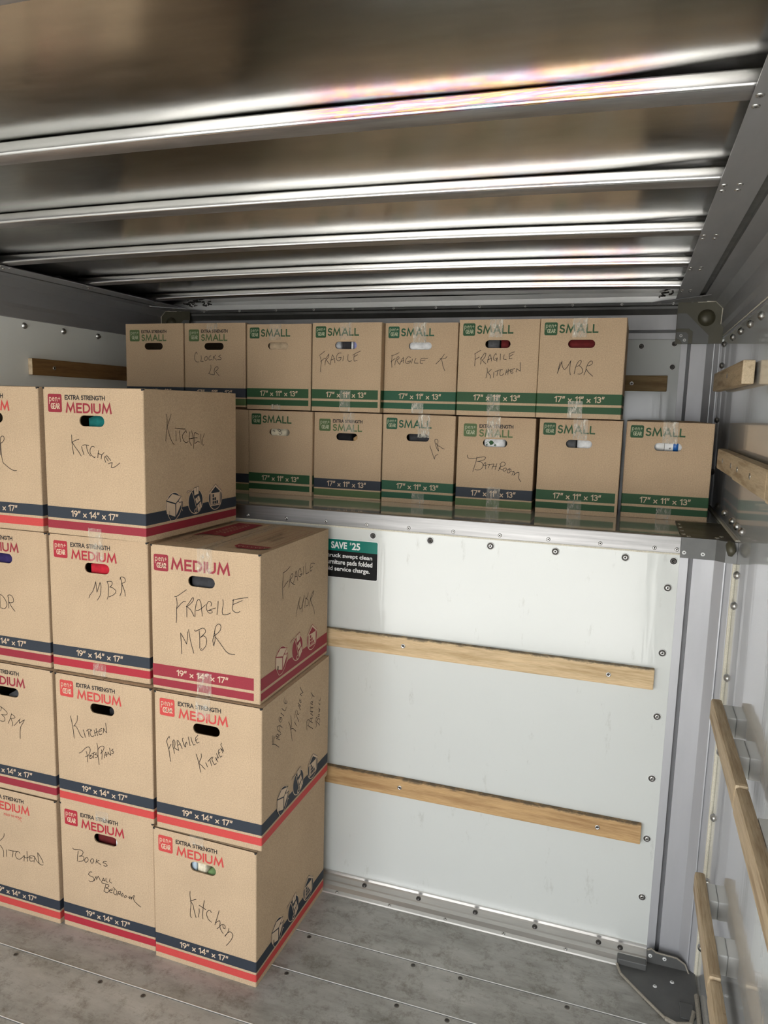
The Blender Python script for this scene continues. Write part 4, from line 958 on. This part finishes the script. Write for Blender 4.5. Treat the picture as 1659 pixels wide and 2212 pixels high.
crate('T7', 'ss', -.1862, .3748, .004, zb, g1, GREEN, 'rightmost small box on the deck with a white bottle in its handle', gs, [TT(.142, .072, TAPE2), TB(.140, .042)])
crate('S1', 'se', -2.2055, .3400, 0, zt+.006, .004, OLIVE, 'leftmost small box of the upper row, no writing', gs)
crate('S2', 'se', -1.9235, .3450, 0, zt+.006, .004, OLIVE, 'small box of the upper row marked Clocks LR', gs, [TT(.13, .03)])
crate('S3', 'ss', -1.6400, .3498, 0, zt, .004, GREEN, 'small box of the upper row with crumpled paper in its handle', gs, [TT(.126, .062, TAPE, .05), TB(.130, .020, TAPE2, .04)], full=False)
crate('S4', 'ss', -1.3475, .3300, 0, zt, .004, GREEN, 'small box of the upper row marked Fragile only, bluish cloth in its handle', gs, [TT(.138, .062, TAPE), TB(.138, .080, TAPE, .044)], full=False)
crate('S5', 'ss', -1.0665, .3620, 0, zt, .004, TEALG, 'small box of the upper row marked Fragile K', gs, [TT(.135, .072, TAPE2, .050), TB(.135, .040, TAPE2, .046)])
crate('S6', 'ss', -.7665, .2876, -.003, zt, .004, GREEN, 'small box of the upper row marked Fragile Kitchen', gs, [TT(.130, .060, TAPE2, .045), TB(.132, .075, TAPE, .046)])
crate('S7', 'ss', -.4855, .2829, -.002, zt, .004, GREEN, 'rightmost small box of the upper row marked MBR', gs, [TT(.130, .062, TAPE2, .046), TB(.130, .058, TAPE2, .048)])

boxes = {}
keys = ['A4', 'B4', 'C4', 'A3', 'B3', 'C3', 'A2', 'B2', 'C2', 'A1', 'B1', 'T0', 'T1', 'T2', 'T3', 'T4', 'T5', 'T6', 'T7', 'S1', 'S2', 'S3', 'S4', 'S5', 'S6', 'S7']
for k, o in zip(keys, [o for o in COL.objects if o.name.startswith('cardboard_box')]): boxes[k] = o
# unopened handle flap of the FOLD TO HOLD box
bm = MB(); M = front_M(MED)
lettering(bm, 'FOLD TO HOLD', .140, .214, .3405, .3475, .0014, .0005, 0, M); ribbon(bm, [(.198, .336), (.205, .338), (.214, .330)], .0012, .0005, 0, M)
me = bpy.data.meshes.new('fold_notice'); bm.to_mesh(me); bm.free(); me.materials.append(BRIGHT); inst('fold_notice', me, boxes['A4'])
# printing and writing on the flaps of the all red box
bm = MB(); o = boxes['C2']; zt_ = MED['h']+.0045
Mt = Matrix.Translation((1.4253, .5314, 0))
def tp(pts): return [(x+1.4253, y+.5314) for x, y in pts]
poly(bm, tp([(-1.566, -.374), (-1.545, -.343), (-1.492, -.338), (-1.464, -.352), (-1.464, -.105), (-1.556, -.105)]), zt_, 0)
for i, (a, c) in enumerate(((-1.538, -1.522), (-1.508, -1.494))):
    x0, x1 = a+1.4253, c+1.4253; y = -.300+.5314
    for k in range(9 if i else 7): 
        yy = y + k*.019; ribbon(bm, [(x0, yy), (x1, yy+.004), (x0+.004, yy+.010)], .0022, zt_+.0003, 1)
ribbon(bm, tp([(-1.515, -.33), (-1.515, -.11)]), .0012, zt_+.0003, 1)
poly(bm, tp([(-1.367, -.435), (-1.366, -.465), (-1.345, -.487), (-1.30, -.492), (-1.268, -.478), (-1.254, -.446)]), zt_, 0)
for k in range(7): ribbon(bm, tp([(-1.355+k*.0135, -.458), (-1.349+k*.0135, -.472), (-1.346+k*.0135, -.458)]), .0018, zt_+.0003, 1)
ribbon(bm, tp([(-1.366, -.436), (-1.364, -.141), (-1.261, -.150), (-1.254, -.446)]), .0014, zt_, 0)
for k in range(4): ribbon(bm, tp([(-1.345+k*.024, -.42), (-1.343+k*.024, -.17)]), .0010, zt_, 0)
me = bpy.data.meshes.new('flap_print'); bm.to_mesh(me); bm.free(); me.materials.append(CRIMSON); me.materials.append(PALE); q = inst('flap_print', me, o); q['label'] = 'red print on the top flaps'
bm = MB(); zw = zt_+.0006
def glyph_path(txt, ox, oy, sx_, sy_, dx):
    p = 0
    for ch in txt:
        for s in G[ch][1]: ribbon(bm, [(ox + b_*sx_, oy + (p+a_)*dx) for a_, b_ in s], .0016, zw, 0)
        p += G[ch][0]+.3
glyph_path('FRAGILE', -.128, .055, .034, 1, .028)
ribbon(bm, tp([(-1.560, -.485), (-1.502, -.500), (-1.490, -.345), (-1.545, -.343)]), .0013, zw, 0)
for k in range(13): 
    y = .125+k*.014; ribbon(bm, [(.088+.002*(k % 3), y), (.104, y+.005), (.090, y+.009), (.106-.003*(k % 2), y+.012)], .0013, zw, 0)
for k in range(6):
    y = .165+k*.014; ribbon(bm, [(.115+.002*(k % 3), y), (.132, y+.005), (.118, y+.009), (.134-.003*(k % 2), y+.012)], .0013, zw, 0)
me = bpy.data.meshes.new('handwriting'); bm.to_mesh(me); bm.free(); me.materials.append(PEN); inst('handwriting', me, o)

# ------------------------------------------------------------------ what shows through the handle holes
def cloth_mat(name, col, rough=.85, sheen=0): 
    m, t, b = new_mat(name, col, rough, spec=.3); v = coords(t)
    t.links.new(ramp(t, nz(t, v, 30, 4, .6), [(.3, tuple(c*.6 for c in col)), (.65, tuple(min(1, c*1.15) for c in col))]), b.inputs['Base Color'])
    bump(t, b, nz(t, v, 40, 3), .5, .004); return m
CL = {'teal': (.006, .14, .13), 'red': (.50, .015, .03), 'navy': (.03, .02, .10), 'black': (.012, .012, .014), 'grey': (.10, .10, .105), 'white': (.80, .80, .80), 'silver': (.45, .46, .48),
      'lavender': (.32, .33, .62), 'paper': (.55, .42, .28), 'cream': (.78, .70, .52), 'tan': (.60, .38, .18), 'maroon': (.13, .012, .012), 'green': (.16, .26, .10), 'paleblue': (.45, .55, .62), 'charcoal': (.045, .045, .05)}
CLM = {k: cloth_mat(k+'_fabric', v) for k, v in CL.items()}
def content(key, kind, items):
    """items: (name, label, category, colour, u0, u1, set-back, top above hole)"""
    dim = MED if kind[0] == 'm' else SML; hx = HOLE[kind]; bx = boxes[key]
    cy, ca, sa = bx.location, math.cos(bx.rotation_euler.z), math.sin(bx.rotation_euler.z)
    for nm, lab, cat, col, u0, u1, back, topz in items:
        x0 = hx[0]-dim['w']/2-.050+.100*u0; x1 = hx[0]-dim['w']/2-.050+.100*u1; zt2 = hx[1]+topz; z0 = .0055
        bm = MB(); n = 10; m_ = 16; y0 = .006+back; dp = .07
        xm, rx = (x0+x1)/2, (x1-x0)/2; ym, ry = y0+dp/2, dp/2
        rows = []
        for j in range(m_+1):
            f = j/m_; zz = z0+(zt2-z0)*f; k = 1.0 if f < .93 else math.sqrt(max(0, 1-((f-.93)/.07)**2))*.999+.001
            row = []
            for i in range(28):
                a = 2*math.pi*i/28; cx_, sy_ = math.cos(a), math.sin(a)
                ex = math.copysign(abs(cx_)**.35, cx_); ey = math.copysign(abs(sy_)**.35, sy_)
                wob = 1 - .06*abs(noise.noise(Vector((cx_*3+xm*40, sy_*3, zz*24+hash_(key)))))
                row.append(bm.verts.new((xm+rx*ex*k*wob, ym+ry*ey*k*wob, zz)))
            rows.append(row)
        for a, c in zip(rows, rows[1:]):
            for i in range(28): bm.faces.new((a[i], a[(i+1) % 28], c[(i+1) % 28], c[i]))
        bm.faces.new(rows[0][::-1]); bm.faces.new(rows[-1])
        o = link(nm, bm, CLM[col] if isinstance(col, str) else col, None, smooth=True)
        o.location = bx.location; o.rotation_euler = bx.rotation_euler
        tag(o, lab, cat)
def C1(key, kind, *it): content(key, kind, it)
C1('B1', 'me', ('packed_cloth', 'teal cloth behind the handle hole of the topmost Kitchen box', 'cloth', 'teal', .22, 1.0, .004, .03))
C1('B2', 'me', ('packed_cloth', 'bright red cloth behind the handle hole of the second MBR box', 'cloth', 'red', .12, 1.0, .004, .03))
C1('A2', 'me', ('packed_cloth', 'dark purple cloth behind a handle hole at the left edge', 'cloth', 'navy', .0, .95, .004, .03))
C1('C2', 'ms', ('packed_bundle', 'black bundle behind the handle hole of the Fragile MBR box', 'bundle', 'charcoal', .05, 1.0, .004, .03))
C1('A3', 'me', ('packed_bundle', 'grey bundle behind the handle hole of the BRM box', 'bundle', 'grey', .3, 1.0, .010, .002))
C1('B3', 'me', ('packed_bundle', 'dark grey bundle low behind the Pots/Pans handle hole', 'bundle', 'charcoal', .4, 1.0, .03, .006))
C1('B4', 'me', ('packed_book', 'dark red book behind the handle hole of the Books box', 'book', 'maroon', .0, .76, .010, .03), ('packed_book', 'white book edge behind the handle hole of the Books box', 'book', 'white', .78, 1.0, .004, .03))
C1('C4', 'me', ('packed_tin', 'pale blue item at the left of the corner Kitchen box handle hole', 'item', 'paleblue', .0, .20, .004, .03), ('packed_cup', 'ivory cup behind the handle hole of the corner Kitchen box', 'cup', 'cream', .21, .55, .004, .03), ('packed_cloth', 'green cloth low behind the corner Kitchen box handle hole', 'cloth', 'green', .56, 1.0, .004, .005))
C1('S3', 'ss', ('packing_paper', 'crumpled brown paper filling a handle hole in the upper row', 'paper', 'paper', .0, 1.0, .002, .03))
C1('S4', 'ss', ('packed_cloth', 'silver cloth at the left of the Fragile box handle hole', 'cloth', 'silver', .0, .28, .004, .03), ('packed_cloth', 'dark cloth in the middle of the Fragile box handle hole', 'cloth', 'charcoal', .29, .66, .008, .03),
   ('packed_cloth', 'narrow white cloth in the Fragile box handle hole', 'cloth', 'white', .67, .76, .003, .03), ('packed_cloth', 'lavender cloth at the right of the Fragile box handle hole', 'cloth', 'lavender', .77, 1.0, .004, .03))
C1('S5', 'ss', ('packed_cloth', 'white cloth filling the handle hole of the Fragile K box', 'cloth', 'white', .0, 1.0, .002, .03))
C1('S6', 'ss', ('packed_item', 'grey item behind the handle hole of the Fragile Kitchen box', 'item', 'grey', .1, .55, .006, .03), ('packed_cloth', 'dark red cloth behind the handle hole of the Fragile Kitchen box', 'cloth', 'maroon', .57, .88, .006, .03))
C1('S7', 'ss', ('packed_cloth', 'dark red cloth behind the handle hole of the upper row MBR box', 'cloth', 'maroon', .0, 1.0, .004, .03))
C1('T2', 'ss', ('packed_cup', 'cream cup behind a handle hole in the lower loft row', 'cup', 'cream', .0, .78, .003, .03))
C1('T3', 'se', ('packed_bag', 'black bag behind the handle hole left of the LR box', 'bag', 'black', .0, .66, .006, .03), ('packed_block', 'tan wooden item behind the handle hole left of the LR box', 'item', 'tan', .68, 1.0, .008, .012))
C1('T4', 'ss', ('packed_cloth', 'charcoal cloth behind the handle hole of the LR box', 'cloth', 'charcoal', .05, .95, .010, .03))
C1('T5', 'se', ('packed_towel', 'white towel behind the Bathroom box handle hole', 'towel', 'white', .05, .86, .004, .03))
C1('T6', 'ss', ('packed_roll', 'grey roll at the left of a handle hole in the lower loft row', 'roll', 'grey', .0, .40, .006, .03), ('packed_towel', 'white towel beside the grey roll in a handle hole', 'towel', 'white', .42, 1.0, .003, .03))
C1('T7', 'ss', ('packed_towel', 'white stack under the bottle in the rightmost deck box', 'towel', 'white', .0, 1.0, .012, -.020))
# white bottle lying on that stack, blue label
bx = boxes['T7']; hx = HOLE['ss']; bt = empty('bottle', (bx.location.x + hx[0]-SML['w']/2, bx.location.y+.036, bx.location.z+hx[1]-.019))
def cyl_x(name, x0, x1, r, mat, r2=None, parent=None):
    bm = MB(); tube(bm, [(x0, 0, .024), (x0+.001, 0, .024), (x1-.001, 0, .024), (x1, 0, .024)], [r*.9, r, r2 or r, (r2 or r)*.9], 24); return link(name, bm, mat, parent, True)
WP = new_mat('white_plastic', (.82, .82, .81), .3)[0]; BL = new_mat('blue_label', (.015, .12, .42), .35)[0]
cyl_x('bottle_body', -.010, .060, .0235, WP, parent=bt); cyl_x('cap', -.050, -.011, .022, WP, parent=bt); cyl_x('blue_label', .016, .034, .0240, BL, parent=bt)
bm = MB(); Mx = Matrix.Translation((0, -.0245, .012)) @ MY
for s in G['x'][1] + [[(.6, .1), (.9, .5), (.6, .6)]]: ribbon(bm, [(.004+a*.006, c*.008) for a, c in s], .0012, 0, 0, Mx)
me = bpy.data.meshes.new('label_text'); bm.to_mesh(me); bm.free(); me.materials.append(BLACKI); inst('label_text', me, bt)
tag(bt, 'white bottle with a blue label lying in the rightmost deck box', 'bottle')
# black squiggle on the cream cup, green leaves on the bathroom towel: printed on the things themselves
def mark(obj, key, kind, strokes, mat, wd, nm, lab, fill=False):
    dim = SML; hx = HOLE[kind]; bm = MB(); y = .0
    M = Matrix.Translation((hx[0]-dim['w']/2, .0085, hx[1])) @ MY
    for st in strokes:
        if fill: poly(bm, [(a/1000, c/1000) for a, c in st], 0, 0, M)
        else: ribbon(bm, [tuple(q) for q in smooth_path([(a/1000, c/1000) for a, c in st])], wd, 0, 0, M)
    me = bpy.data.meshes.new(nm); bm.to_mesh(me); bm.free(); me.materials.append(mat); o = inst(nm, me, obj); o['label'] = lab
cup = [o for o in COL.objects if o.get('label', '').startswith('cream cup behind')][0]; tw = [o for o in COL.objects if o.get('label', '').startswith('white towel behind')][0]
mark(cup, 'T2', 'ss', [[(-34, 3), (-30, 8), (-26, 3), (-30, 2)], [(-14, 10), (-10, 12), (-2, 10), (2, 6), (-6, 3), (4, 0), (3, -7), (-4, -9), (-8, -4)], [(-12, 8), (-6, 3)]], BLACKI, .0016, 'cup_drawing', 'black line drawing')
mark(tw, 'T5', 'se', [[(-24, 2), (-18, 9), (-12, 8), (-6, 2), (-10, -6), (-18, -8)], [(-6, -8), (2, -4), (0, -12)], [(-34, -10), (-30, 0), (-28, -10)]], new_mat('leaf_green', (.03, .09, .03), .8)[0], .001, 'leaf_print', 'green leaf print', True)
mark(tw, 'T5', 'se', [[(-36, -2), (-26, 4), (-12, 0), (4, -8)]], bpy.data.materials['leaf_green'], .0012, 'leaf_stem', 'green leaf print')
